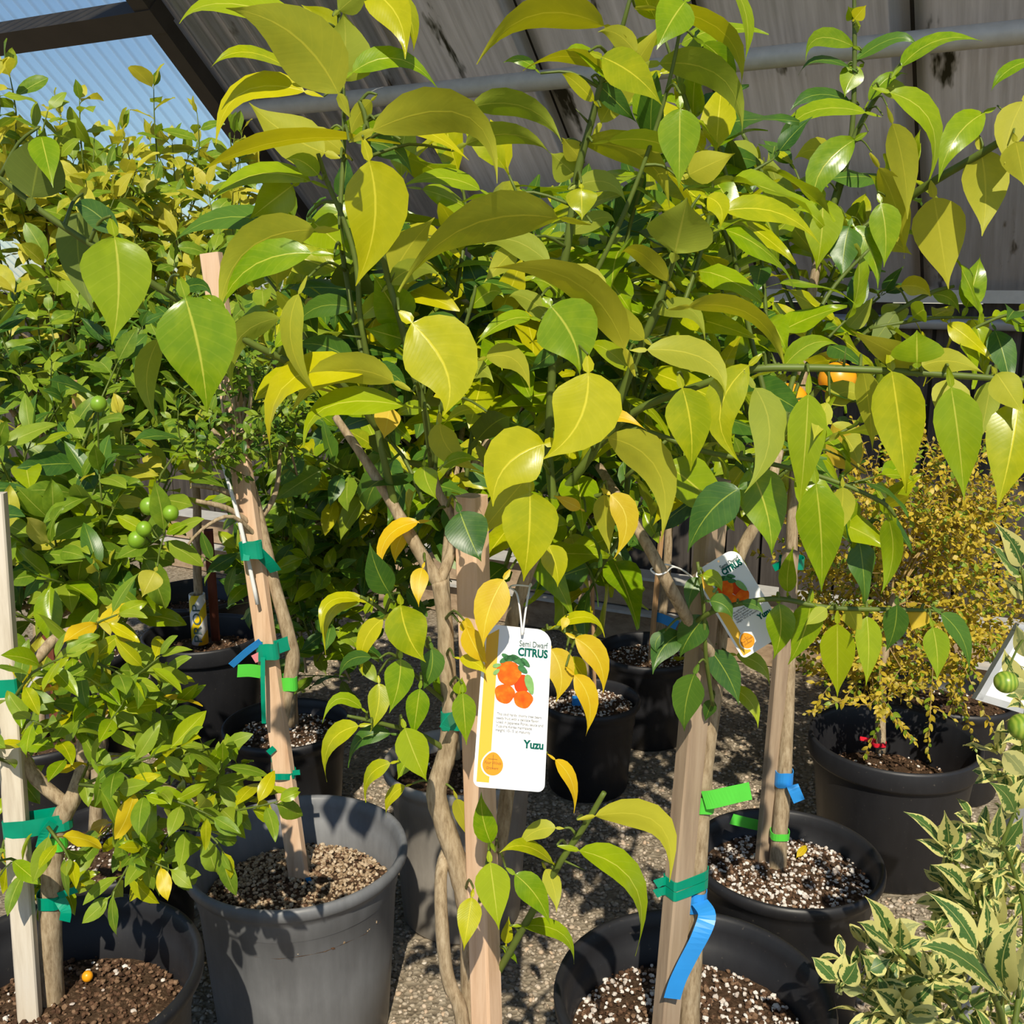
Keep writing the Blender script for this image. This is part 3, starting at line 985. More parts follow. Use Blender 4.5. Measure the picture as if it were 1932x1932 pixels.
def heroes(sk, rows, q, twigs, yoff=0.0, reach=340):
    """rows: (bx, by, tx, ty, width px, (bulge px), side, tone[, Y of base][, dY of tip])"""
    n = 0
    for row in rows:
        bx, by, tx, ty, w, bu, side, tone = row[:8]
        near = sk.near(bx, by)
        Y = row[8] if len(row) > 8 and row[8] else near[2].y + yoff + q.uniform(-0.02, 0.01)
        dY = row[9] if len(row) > 9 else q.uniform(-0.035, 0.012)
        B = P(bx, by, Y); T = P(tx, ty, Y + dY)
        mx, my = (bx+tx)/2, (by+ty)/2
        m0 = P(mx, my, Y); m1 = P(mx + bu[0], my + bu[1], Y)
        wa = size_m(w, B)
        o = hero_leaf(sk.root, B, T, wa, m1 - m0, side, tone, q.uniform(0.10, 0.34), q)
        n += 1
        # petiole twig to the nearest wood
        ctrl = B.lerp(T, 0.5) + (m1-m0)*2
        st = B - (ctrl-B).normalized()*(T-B).length*0.2
        nx = sk.near(*px_of(st))
        if (nx[2]-st).length < reach/1000:
            v, f = tube([nx[2], nx[2].lerp(st, 0.5) + UP*(0.004 + 0.06*(nx[2]-st).length), st], [0.0021, 0.0016, 0.0012], 5, 3)
            twigs.add(v, f)
    return n

# ------------------------------------------------------------------ the yuzu tree with the hanging tag
q0 = random.Random(21)
b0 = P(905, 1932, 1.12)
t0 = thing('potted_yuzu_tree', 'tall yuzu tree with crooked twin trunks and yellow-green leaves carrying the upright tag', 'tree', Vector((b0.x, 1.12, 0)))
soil0 = make_pot(t0, Vector((b0.x, 1.12, 0.27)), 0.15, 'roll', M_POT, 0.05, 500, 'perlite', seed=1)
s0 = Skeleton(t0)
TRUNK_A = [(892,2240,1.12,25), (893,1932,1.12,24), (890,1780,1.12,23), (880,1690,1.12,23), (860,1620,1.12,20), (833,1540,1.12,19), (824,1490,1.12,20), (843,1420,1.12,18), (850,1340,1.12,17), (843,1250,1.12,16), (838,1160,1.12,15), (828,1095,1.12,15)]
s0.branch(TRUNK_A, M_BARK, 'trunk', 14, 5, 0.05)
s0.branch([(884,2240,1.10,14), (874,1940,1.10,14), (846,1850,1.10,13), (834,1750,1.10,13), (832,1650,1.11,12), (846,1600,1.13,12)], M_BARK, 'cut_stem', 10)
s0.branch([(828,1100,1.12,14), (800,1055,1.12,13), (768,1000,1.12,12), (740,950,1.13,11), (690,870,1.14,9), (632,785,1.15,7)], M_BARK)
s0.branch([(828,1100,1.12,12), (850,1045,1.13,10), (858,985,1.14,9), (828,930,1.14,8), (815,880,1.14,7)], M_BARK)
s0.branch([(890,1740,1.14,16), (940,1600,1.17,15), (965,1400,1.18,14), (963,1200,1.18,13), (985,1110,1.18,13), (1012,1040,1.18,12), (1045,950,1.18,11)], M_BARK)
s0.branch([(745,955,1.13,8), (725,870,1.12,7), (712,810,1.12,6), (697,700,1.11,5.5), (680,600,1.10,5.5), (672,500,1.10,5), (650,420,1.10,5), (618,345,1.10,4.5), (600,290,1.09,4)], M_STEM)
s0.branch([(1045,950,1.18,9), (1035,850,1.18,8.5), (1042,700,1.17,8), (1052,565,1.16,8), (1072,453,1.15,8), (1090,326,1.14,7.5), (1114,235,1.13,7), (1138,145,1.12,6), (1165,80,1.11,5), (1184,15,1.10,4), (1200,-50,1.10,3)], M_STEM)
s0.branch([(1045,950,1.18,9), (1100,880,1.15,9), (1150,800,1.13,9), (1190,700,1.11,8), (1235,590,1.09,7), (1265,510,1.08,5.5), (1280,455,1.07,4)], M_STEM)
s0.branch([(815,880,1.14,7), (800,770,1.11,7), (775,690,1.10,6.5), (757,612,1.09,6.5), (735,536,1.09,6), (720,470,1.08,6), (706,380,1.09,5.5), (696,306,1.09,5), (691,228,1.09,4.5), (678,190,1.09,4)], M_STEM)
s0.branch([(820,890,1.14,5), (828,790,1.13,4.5), (852,700,1.12,4), (888,580,1.12,3.5), (898,538,1.12,3)], M_STEM)
s0.branch([(712,810,1.12,6), (650,730,1.08,7), (560,690,1.05,7), (460,640,1.02,7), (330,562,0.99,7), (200,480,0.96,6.5), (80,400,0.94,6), (0,335,0.93,5.5), (-80,285,0.92,5)], M_STEM)
s0.branch([(1130,840,1.14,7), (1200,775,1.10,7), (1320,727,1.06,7.5), (1420,697,1.03,7.5), (1520,694,1.02,7.5), (1640,698,1.01,7), (1800,708,1.0,6.5), (1950,720,0.99,5.5), (2040,735,0.98,4)], M_STEM)
s0.branch([(690,700,1.11,5), (660,560,1.13,5), (642,430,1.14,5), (648,290,1.15,4.5), (648,180,1.15,4), (640,60,1.15,3.5), (640,-40,1.15,3)], M_STEM)
s0.branch([(850,1420,1.12,6), (790,1385,1.10,5), (720,1365,1.08,4), (655,1350,1.07,3)], M_STEM)
s0.branch([(840,1240,1.12,5), (780,1200,1.10,4.5), (720,1150,1.09,4), (680,1125,1.08,3)], M_STEM)
s0.branch([(848,1330,1.12,5), (800,1290,1.10,4), (750,1240,1.09,3)], M_STEM)
s0.branch([(930,1850,1.12,7), (965,1790,1.09,7), (1010,1710,1.07,7), (1060,1622,1.05,6.5), (1105,1555,1.04,6), (1140,1495,1.03,5)], M_STEM)
s0.branch([(968,1215,1.18,5), (1020,1190,1.15,4), (1060,1185,1.14,4), (1110,1205,1.13,3)], M_STEM)
s0.branch([(1045,960,1.18,6), (1090,945,1.16,5), (1150,930,1.14,4)], M_STEM)
s0.branch([(905,1700,1.09,4), (915,1650,1.08,3.5), (925,1590,1.08,3)], M_STEM)
s0.branch([(1160,800,1.13,5), (1240,820,1.10,5), (1330,852,1.08,5), (1440,872,1.06,4.5), (1560,903,1.05,4.5), (1660,945,1.04,4), (1690,975,1.04,3)], M_STEM)
s0.branch([(1080,600,1.16,5), (1170,420,1.14,4.5), (1235,250,1.13,4), (1275,100,1.12,3.5), (1290,-20,1.12,3)], M_STEM)
H0 = [
 (638,175,432,16,118,(18,-26),'u','y',0.92,-0.06), (643,152,648,22,108,(6,0),'u','g'), (690,-20,765,108,78,(22,-12),'t','y'), (752,-10,780,96,34,(10,0),'t','y'),
 (573,172,408,268,46,(-32,-42),'t','y'), (612,288,472,196,88,(-6,10),'u','y'), (697,305,673,535,120,(22,0),'t','y',1.0), (705,246,937,338,72,(48,-66),'u','y',1.0),
 (1138,48,903,116,58,(-12,-44),'u','y'), (1052,412,757,545,80,(-22,-44),'u','y',1.02), (892,202,1057,264,50,(16,-26),'u','g'), (880,272,1035,287,42,(8,-22),'u','g'),
 (1137,108,1247,196,72,(8,-6),'t','y',1.05), (1135,230,1252,42,66,(0,0),'u','y'), (1100,270,1263,388,58,(30,-26),'u','y'), (1150,266,1300,332,36,(22,-20),'u','g'),
 (1097,356,1098,414,64,(0,0),'t','y',1.05), (1274,476,1296,376,128,(0,0),'u','g',1.02), (1335,372,1358,432,44,(14,-8),'t','y'), (1368,398,1546,460,46,(10,-24),'t','y'),
 (778,610,838,782,142,(34,6),'t','y',0.98), (1040,578,1093,702,118,(14,0),'t','g',1.05), (1110,704,1028,864,132,(22,14),'t','y',1.0), (1026,838,930,952,112,(-24,-14),'t','y',1.02),
 (1000,930,988,1094,112,(4,0),'t','y',1.02), (868,966,907,1058,86,(0,6),'t','d',1.04), (992,903,898,1018,62,(0,0),'u','y',1.06), (1148,826,1248,1016,78,(42,-28),'u','y',1.02),
 (1110,816,1218,810,32,(-6,-24),'t','o',1.04), (1222,660,1368,746,62,(36,-22),'u','y',1.02), (1302,578,1478,690,38,(28,-34),'u','y',1.04), (1288,733,1303,886,88,(8,0),'t','y',1.0),
 (1412,690,1396,872,74,(-46,0),'t','y'), (1425,733,1408,926,68,(36,0),'u','g'), (1525,745,1508,956,74,(4,0),'t','g'), (1683,702,1709,926,100,(2,0),'t','y'),
 (1795,732,1819,942,87,(2,0),'t','g'), (1922,760,1882,956,98,(4,0),'t','y'), (1628,700,1646,848,48,(0,0),'u','y',1.04), (1742,692,1607,624,58,(4,10),'u','y'),
 (1740,690,1856,704,50,(0,-14),'u','y'), (1730,684,1730,624,96,(0,0),'t','g',0.98), (1415,884,1456,1044,87,(10,0),'t','g'), (1540,914,1550,1112,84,(4,0),'t','g'),
 (1394,922,1298,1040,82,(-10,-10),'t','d',1.03), (1676,978,1664,1118,42,(16,0),'t','g'), (1560,760,1535,830,40,(0,0),'u','y'), (1590,920,1570,1020,46,(6,0),'u','y'),
 (1880,705,1930,780,60,(0,0),'u','y'), (1800,715,1775,800,70,(0,0),'u','y',1.05), (1870,720,1850,830,50,(0,0),'u','g',1.06), (1480,690,1580,650,40,(0,-20),'t','g',1.08),
 (1260,530,1170,480,34,(-10,-24),'u','y'), (1235,590,1330,640,40,(20,-30),'u','g'), (1190,700,1110,655,36,(-10,-20),'t','g'), (1215,640,1160,560,44,(-14,0),'u','y'),
 # left branch
 (216,447,212,646,129,(10,0),'t','g',0.93), (350,562,391,776,146,(6,0),'t','g',0.95), (150,402,176,586,78,(-14,0),'u','d',0.99), (222,440,140,388,50,(-10,-18),'t','d'),
 (60,372,84,244,112,(0,0),'u','d',0.93), (78,258,100,352,58,(0,0),'t','g',0.92), (300,640,296,796,48,(-18,0),'u','g',1.0), (340,548,400,560,26,(10,-16),'t','d'),
 (420,600,380,560,30,(0,-10),'t','g'), (520,655,600,630,26,(0,-20),'t','g'),
 # centre left
 (528,425,330,455,46,(-8,-24),'t','d'), (592,434,414,592,76,(-34,-34),'u','y',1.03), (586,478,408,606,60,(-24,-30),'t','g',1.02), (562,556,604,752,44,(-40,0),'u','y',1.01),
 (526,600,440,740,46,(-34,-22),'u','g',1.02), (664,682,555,652,52,(0,-14),'t','d'), (662,580,555,622,44,(-10,-20),'t','d'), (585,342,394,386,40,(-8,-26),'t','g'),
 (552,350,472,412,70,(0,0),'t','g',1.12), (690,264,374,326,34,(-10,-14),'u','y',1.05), (592,420,656,476,72,(0,0),'t','g'), (690,703,513,872,56,(-56,-58),'t','y',1.03),
 (742,720,548,782,62,(-14,-44),'u','y',1.02), (762,765,573,838,52,(-44,-30),'t','g',1.04), (788,985,719,1082,32,(-22,-16),'t','o'), (764,1002,746,1062,30,(-6,0),'t','o'),
 (797,1072,790,1144,36,(-4,0),'t','o',1.06), (734,1118,698,1026,53,(-6,0),'t','d',1.05), (756,1142,802,1248,82,(-8,8),'t','y',1.02), (684,1130,614,1232,30,(-22,-26),'t','y'),
 (676,1132,606,1192,26,(-20,-22),'t','y'), (722,1168,684,1272,37,(-14,-8),'t','y'), (700,1240,640,1280,30,(-10,-14),'t','d'), (756,1244,735,1344,57,(6,0),'t','g',1.04),
 (815,1225,797,1302,46,(8,0),'t','d',1.06), (830,1264,838,1334,36,(0,0),'t','g'), (715,1290,699,1380,42,(6,0),'t','y'), (792,1300,779,1392,45,(0,0),'t','g',1.03),
 (764,1374,804,1472,62,(0,6),'t','g',1.02), (676,1370,616,1472,33,(-22,-18),'t','y'), (736,1384,657,1446,32,(-14,-18),'t','d'), (682,1336,609,1362,24,(-8,-28),'t','g'),
 (736,1440,690,1512,26,(-14,-10),'t','y'), (764,1484,728,1542,24,(-8,-8),'t','y'), (774,1420,750,1470,34,(0,0),'t','g'), (873,1308,880,1404,46,(0,0),'t','g',1.04),
 (866,1310,872,1278,26,(0,0),'t','g',1.05), (950,1094,912,1218,64,(-10,0),'t','o',1.0), (880,1184,919,1252,42,(-2,6),'t','o',1.02), (868,1242,918,1274,26,(8,-4),'t','y',1.03),
 (870,1175,898,1190,26,(0,0),'t','o',1.05), (1040,1225,1050,1322,54,(14,0),'t','o',1.10), (1086,1204,1138,1306,48,(16,-10),'t','o',1.08), (1084,1274,1106,1386,40,(16,-6),'t','o',1.08),
 (1075,1240,1110,1290,34,(0,0),'t','y',1.10), (1048,1434,1083,1532,27,(12,-6),'t','o',1.08), (1034,1030,1052,1106,52,(6,0),'t','y',1.08), (1140,934,1150,1042,46,(-2,0),'u','y',1.08),
 (1152,934,1160,1052,50,(26,-8),'t','o',1.07), (1070,1165,1060,1190,18,(0,0),'t','o',1.10), (1050,1180,1140,1200,24,(14,-22),'t','y'), (1095,960,1045,935,24,(0,0),'t','o',1.08),
 (926,1590,908,1496,44,(-6,0),'t','g',1.02), (925,1628,941,1752,65,(0,0),'t','g',0.99), (890,1694,875,1792,49,(0,0),'t','y',1.0), (972,1650,1037,1742,50,(6,-6),'t','g',1.0),
 (1124,1540,1264,1658,58,(46,-42),'u','y',0.99), (1094,1605,1200,1797,47,(46,-28),'t','g',0.98), (986,1746,1083,1816,32,(22,-18),'t','g'), (1048,1562,976,1600,36,(-6,-10),'u','y'),
 (1042,1628,944,1608,30,(-4,-18),'t','y'), (862,1508,892,1594,36,(0,0),'u','y'), (1030,1640,1050,1720,34,(6,0),'u','y'), (955,1780,960,1730,22,(0,0),'t','y'), (950,1790,976,1818,14,(0,-3),'t','g'),
 (830,800,905,888,58,(-18,8),'u','y',1.08), (800,880,824,942,48,(-6,0),'t','g',1.06), (736,768,725,826,52,(0,0),'u','o',1.09), (905,775,835,802,22,(0,-8),'t','y',1.06),
 (836,880,906,870,26,(0,-8),'t','g',1.08), (762,610,704,518,84,(0,0),'t','g',1.11), (740,522,818,412,78,(-6,0),'u','y',1.10), (918,674,1000,736,48,(14,-24),'u','y',1.10),
 (1000,600,898,652,32,(0,-14),'t','g',1.10), (1036,497,914,464,52,(-8,-26),'u','g',1.08), (972,468,914,532,44,(0,0),'u','y',1.09), (1178,656,930,505,66,(26,-36),'u','y',1.04),
 (666,136,822,162,42,(4,-34),'t','g'), (738,232,882,300,32,(0,-10),'t','y'), (905,358,758,352,34,(0,-16),'t','g'), (690,268,776,326,46,(10,-14),'t','d'),
 (1240,18,1398,166,42,(44,-26),'u','y'), (1246,120,1400,250,58,(34,-34),'u','g'), (1292,4,1240,92,74,(-4,0),'t','g'), (1328,82,1376,196,44,(18,-10),'t','g'), (1386,-24,1405,116,26,(8,0),'t','g'),
 (1283,206,1281,352,80,(0,0),'t','g',1.06), (1300,330,1385,290,60,(0,0),'u','y',1.13), (1200,100,1130,60,40,(0,-14),'u','y'), (1150,150,1068,96,26,(-10,-22),'t','g'),
 (1010,130,950,118,20,(0,-10),'t','g',1.12), (1140,130,990,132,26,(0,-20),'u','y'), (1120,190,1060,140,30,(-10,-10),'t','y'), (1130,160,1200,230,40,(0,0),'t','d',1.12),
 (1085,330,1040,290,70,(0,0),'u','g',1.15), (1095,300,1060,260,40,(0,0),'u','y'), (1090,350,1180,380,40,(10,-20),'u','g'), (1074,440,1160,420,36,(14,-18),'u','g'),
 (1060,520,1140,590,50,(20,-20),'u','y'), (1060,560,1000,530,40,(0,-12),'t','g'), (1050,610,960,560,40,(-10,-20),'u','g'), (1050,660,1000,700,36,(0,0),'t','d'),
 (650,290,560,260,40,(-10,-20),'u','y'), (645,240,740,300,40,(18,-22),'t','g'), (640,120,560,80,40,(-10,-20),'t','g'), (640,60,570,10,50,(0,0),'t','y'), (640,20,700,-30,50,(0,0),'u','g'),
 (640,100,540,130,36,(0,-18),'u','y'), (560,40,340,42,46,(-30,-30),'t','g',1.12), (545,130,400,125,26,(-10,-22),'t','y',1.13), (700,190,660,260,36,(-8,0),'u','y'), (600,330,540,300,40,(0,-10),'t','g'),
 (672,500,760,430,50,(0,-10),'t','g',1.13), (680,600,770,560,46,(10,-20),'t','g',1.10), (735,536,830,520,40,(0,-20),'u','g'), (700,700,770,740,44,(10,-10),'t','d'),
 (760,640,690,620,50,(0,0),'t','g',1.11), (800,770,740,790,30,(0,-8),'t','g'), (850,700,930,720,46,(10,-14),'u','g',1.13), (888,580,950,560,40,(8,-20),'t','g'), (870,640,800,600,40,(0,-14),'t','d',1.14),
]
tw0 = MB()
n_h = heroes(s0, H0, q0, tw0)
tw0.build('petioles', M_STEM, t0)['kind'] = 'stuff'
# thorns
th = MB()
for (x, y, dx, dy) in ((1114,235,-28,-30), (1072,453,-60,-10), (1060,1622,44,20), (735,536,10,-22), (1200,775,40,-8), (1590,696,6,-40), (1165,80,-10,-30), (690,640,-44,-8), (1210,640,44,-10)):
    nr_ = s0.near(x, y)[2]
    v, f = tube([nr_, P(x+dx, y+dy, nr_.y-0.01)], [0.0018, 0.0003], 5, 1); th.add(v, f)
th.build('thorns', M_STEM, t0)['kind'] = 'stuff'
fill = []
for pl in ([(700,780,1.2), (690,640,1.24), (660,520,1.24)], [(780,800,1.25), (820,640,1.28), (850,500,1.3)], [(930,820,1.25), (960,650,1.3), (980,480,1.3)], [(1060,800,1.22), (1120,600,1.26), (1150,440,1.26)],
           [(880,900,1.2), (900,760,1.25), (930,620,1.26)], [(600,700,1.2), (560,600,1.2), (500,520,1.2)], [(1150,760,1.2), (1230,620,1.24), (1300,480,1.24)], [(720,600,1.22), (740,450,1.26), (760,350,1.26)],
           [(1020,560,1.26), (1000,430,1.28), (960,330,1.28)], [(1160,560,1.25), (1190,420,1.25), (1230,280,1.22)], [(1180,900,1.2), (1270,820,1.2), (1350,760,1.22)], [(800,950,1.2), (760,860,1.22), (700,800,1.22)],
           [(1280,600,1.2), (1330,450,1.22), (1350,300,1.2)], [(860,560,1.25), (880,420,1.28), (870,340,1.28)], [(950,1080,1.22), (1000,950,1.22), (1090,880,1.2)]):
    pts = [P(*p) for p in pl]
    v, f = tube(pts, [0.003, 0.0025, 0.0015], 5, 3); 
    mesh_obj('branch', v, f, M_STEM, t0)
    fill += shoot_leaves(pts, 0.105, 0.016, ['y', 'y', 'g', 'g', 'g', 'd', 'd'], q0, 0.05, (45, 85), 0.5)
for pl in ([(600,720,1.25), (780,640,1.3), (900,640,1.3)], [(1000,740,1.28), (900,560,1.33), (760,520,1.3)], [(1200,700,1.26), (1100,560,1.3), (1080,440,1.32)]):
    pts = [P(*p) for p in pl]
    fill += shoot_leaves(pts, 0.105, 0.011, ['y', 'g', 'g', 'd', 'd'], q0, 0.0, (45, 85), 0.5)
place_leaves(t0, fill, 'wing', max(0, 300-n_h))
stA = down_to(P(919,1932,1.10), P(892,1000,1.13), soil0+0.01)
stake(t0, stA, P(888,935,1.13), 0.030, 0.030, M_STAKE, 0.95)
tape_band(t0, P(852,1355,1.12), P(850,1300,1.12)-P(850,1400,1.12), size_m(19, P(850,1350,1.12)), size_m(19, P(850,1350,1.12)), 0.022, M_TAPE, [([P(860,1350,1.10), P(846,1362,1.085), P(838,1376,1.08)], 0.016)])

# ------------------------------------------------------------------ second yuzu, trunk and stake on the right
q1 = random.Random(5)
c1_ = pot_at(1308, 1868, 525, 0.40)
t1 = thing('potted_yuzu_tree', 'yuzu tree with pale wood stake and long hanging blue strip, half hidden tag on it', 'tree', Vector((c1_.x, c1_.y, 0)))
soil1 = make_pot(t1, c1_, 0.20, 'roll', M_POT, 0.085, 1500, 'perlite', seed=2)
Y1 = c1_.y
s1 = Skeleton(t1)
s1.branch([(1294,2080,Y1,21), (1300,1932,Y1,20), (1308,1760,Y1,19), (1318,1600,Y1,18), (1328,1450,Y1,18), (1345,1300,Y1,19), (1352,1230,Y1,17), (1370,1130,Y1,14), (1398,1040,Y1,12), (1440,960,Y1,10), (1470,850,Y1+.03,9)], M_BARK, 'trunk', 14, 5, 0.05)
s1.branch([(1356,1278,Y1,12), (1351,1252,Y1-.048,12), (1331,1216,Y1-.074,12), (1305,1180,Y1-.085,12), (1262,1105,Y1-.13,12), (1222,1030,Y1-.13,11), (1180,960,Y1-.08,9), (1130,880,Y1,8)], M_BARK)
s1.branch([(1308,1176,Y1-.088,5), (1345,1154,Y1-.118,5), (1400,1138,Y1-.13,5), (1470,1130,Y1-.135,5), (1560,1146,Y1-.14,5), (1680,1150,Y1-.14,4.5), (1780,1152,Y1-.14,3.5)], M_STEM)
s1.branch([(1345,1330,Y1-.05,4), (1332,1240,Y1-.09,4), (1328,1150,Y1-.10,4), (1316,1060,Y1-.09,3)], M_STEM)
s1.branch([(1470,850,1.35,6), (1420,650,1.38,5), (1385,480,1.38,4.5), (1370,330,1.36,4), (1330,200,1.34,3)], M_STEM)
s1.branch([(1470,850,1.35,6), (1500,700,1.45,5), (1560,560,1.5,4), (1640,470,1.5,3)], M_STEM)
s1.branch([(1180,960,Y1-.04,6), (1200,780,1.32,5), (1260,620,1.36,4), (1310,420,1.38,3)], M_STEM)
H1 = [
 (1470,1140,1460,1242,54,(8,0),'t','g'), (1530,1136,1488,1252,62,(8,0),'t','g'), (1580,1178,1580,1312,70,(0,0),'t','g'), (1636,1164,1634,1292,48,(4,0),'t','g'), (1692,1142,1672,1228,50,(6,0),'t','d'),
 (1760,1184,1768,1282,47,(4,0),'t','g'), (1776,1158,1828,1264,36,(12,-6),'t','d'), (1486,1116,1497,1032,34,(-4,0),'t','g'),
 (1330,1164,1283,1240,56,(-6,0),'t','d'), (1284,1196,1232,1270,52,(-10,-6),'t','d'), (1342,1228,1394,1328,54,(6,0),'t','d'), (1310,1272,1291,1378,62,(-6,0),'t','d'), (1390,1236,1452,1294,28,(12,-8),'t','g'),
 (1382,1298,1430,1372,30,(12,-6),'t','g'), (1340,1134,1382,1168,38,(6,-8),'t','d',1.155,-0.01), (1326,1086,1362,1116,32,(6,-6),'t','g',1.165,-0.01), (1390,1086,1386,1030,40,(0,0),'t','y'), (1318,1090,1300,1150,30,(-6,0),'t','d'),
 (1250,1195,1240,1232,26,(-8,0),'t','d'), (1350,1190,1330,1230,30,(0,0),'t','d'), (1345,1320,1330,1360,26,(0,0),'t','d'), (1600,1148,1625,1200,36,(0,0),'u','y'), (1740,1150,1720,1190,44,(0,0),'u','o'),
 (1400,1138,1440,1160,20,(6,-6),'t','d'), (1560,1148,1520,1180,30,(0,0),'u','g'),
 (1620,880,1570,800,70,(-8,0),'u','o',1.5), (1560,760,1640,760,50,(0,-20),'u','y',1.5), (1570,800,1620,880,50,(10,0),'u','y',1.5), (1450,760,1400,740,40,(0,0),'t','g'),
]
tw1 = MB()
n_h1 = heroes(s1, H1, q1, tw1)
tw1.build('petioles', M_STEM, t1)['kind'] = 'stuff'
fill = []
for pl in ([(1420,820,1.4), (1380,640,1.42), (1350,480,1.42)], [(1300,760,1.4), (1290,560,1.42), (1260,420,1.42)], [(1450,700,1.45), (1440,520,1.48), (1420,380,1.46)], [(1200,760,1.4), (1180,600,1.42), (1160,460,1.42)],
           [(1380,480,1.4), (1340,350,1.4), (1310,240,1.38)], [(1330,300,1.36), (1290,180,1.35), (1250,60,1.34)], [(1480,820,1.5), (1520,690,1.52), (1600,600,1.52)], [(1250,880,1.38), (1300,800,1.4), (1380,700,1.4)],
           [(1150,860,1.4), (1120,760,1.42), (1080,660,1.42)], [(1400,960,1.35), (1340,900,1.32), (1280,860,1.3)], [(1470,900,1.4), (1540,840,1.42), (1620,800,1.42)], [(1180,1000,1.35), (1140,1060,1.33), (1110,1120,1.33)],
           [(1110,960,1.38), (1060,1020,1.38), (1080,1120,1.36)], [(1340,420,1.42), (1400,340,1.42), (1460,300,1.42)]):
    pts = [P(*p) for p in pl]
    v, f = tube(pts, [0.0035, 0.003, 0.0015], 5, 3)
    mesh_obj('branch', v, f, M_STEM, t1)
    fill += shoot_leaves(pts, 0.105, 0.016, ['g', 'g', 'g', 'y', 'd', 'd'], q1, 0.05, (45, 85), 0.5)
place_leaves(t1, fill, 'wing', max(0, 300-n_h1))
sA = down_to(P(1256,1932,Y1-.02), P(1330,1150,Y1-.02), soil1+0.01)
stake(t1, sA, P(1350,905,Y1-.02), 0.033, 0.026, M_STAKE_GREY, 0.55)
ctp = P(1288,1668,Y1-.02)
trc = min((s_[2] for s_ in s1.samples if px_of(s_[2])[1] > 1400), key=lambda p: abs(p.z - ctp.z))
sec = stake_section(sA, P(1350,905,Y1-.02), 0.033, 0.026, 0.55, ctp.z)
lft = min(sec, key=lambda p: p.x)
for dz in (0.0075, -0.0075):
    hull_tape(t1, sec + circle_section(trc, 0.0150), ctp.z + dz, 0.0135, M_TAPE,
              [([lft + Vector((0.003,-0.004,dz)), lft + Vector((-0.006,-0.007,dz)), lft + Vector((-0.013,-0.006,dz-0.004))], 0.0125)])
# lime flag knotted round the trunk
tape_band(t1, P(1326,1512,Y1), P(1330,1450,Y1)-P(1318,1600,Y1), 0.0150, 0.0150, 0.024, M_LIME, name='label_band')
flag = mesh_obj('label_strip', *ribbon([P(1328,1510,Y1-.02), P(1345,1508,Y1-.025), P(1380,1500,Y1-.03), P(1416,1492,Y1-.03)], 0.026, UP), M_LIME, None, False)
tag(flag, 'bright green strip sticking out sideways from the trunk beside the pale stake', 'label')
# long blue strip
tape_band(t1, P(1312,1696,Y1), P(1312,1660,Y1)-P(1310,1760,Y1), 0.0150, 0.0150, 0.030, M_BLUE, name='label_band')
blue = mesh_obj('label_strip', *ribbon([P(1320,1702,Y1-.0155), P(1334,1726,Y1-.040), P(1322,1764,Y1-.056), P(1295,1816,Y1-.060), P(1278,1852,Y1-.060), P(1268,1884,Y1-.060)], 0.024, Vector((1,0.1,0.15))), M_BLUE, None, False)
tag(blue, 'long bright blue plastic strip hanging down the stake below the green tape', 'label')

# ------------------------------------------------------------------ third citrus, deeper pot behind
q2 = random.Random(9)
c2_ = pot_at(1484, 1612, 358, 0.36)
t2 = thing('potted_citrus_tree', 'citrus tree with slim grey stake, blue wrap and green strip low on trunk', 'tree', Vector((c2_.x, c2_.y, 0)))
soil2 = make_pot(t2, c2_, 0.18, 'roll', M_POT, 0.055, 1900, 'perlite', seed=3, mound=0.015)
Y2 = c2_.y
s2 = Skeleton(t2)
b2 = PZ(1470, 1640, soil2+0.01)
Yb = b2.y
def lerpY(y): return Yb + (1.86-Yb)*(1640-y)/1400
s2.branch([(x, y, lerpY(y), r) for (x, y, r) in ((1466,1650,17), (1472,1560,15), (1480,1450,14), (1488,1280,12), (1492,1120,12), (1496,960,11), (1508,780,10), (1524,600,9), (1545,480,8))], M_BARK, 'trunk', 12, 5, 0.05)
s2.branch([(1545,480,1.84,7), (1575,375,1.84,6.5), (1608,270,1.83,6), (1640,205,1.82,5), (1680,145,1.81,4), (1712,108,1.80,3)], M_STEM)
s2.branch([(1545,480,1.84,6), (1590,340,1.85,5), (1608,240,1.85,5), (1612,120,1.85,4.5), (1612,20,1.85,4), (1610,-40,1.85,3)], M_STEM)
s2.branch([(1545,480,1.84,8), (1640,430,1.78,8), (1730,362,1.72,8), (1830,302,1.66,7.5), (1940,236,1.60,7), (2040,180,1.55,5)], M_STEM)
s2.branch([(1524,600,1.84,6), (1480,450,1.86,5.5), (1440,330,1.86,4.5), (1400,250,1.86,3.5)], M_STEM)
s2.branch([(1508,780,1.83,6), (1620,640,1.82,5), (1740,560,1.80,4.5), (1800,540,1.8,3)], M_STEM)
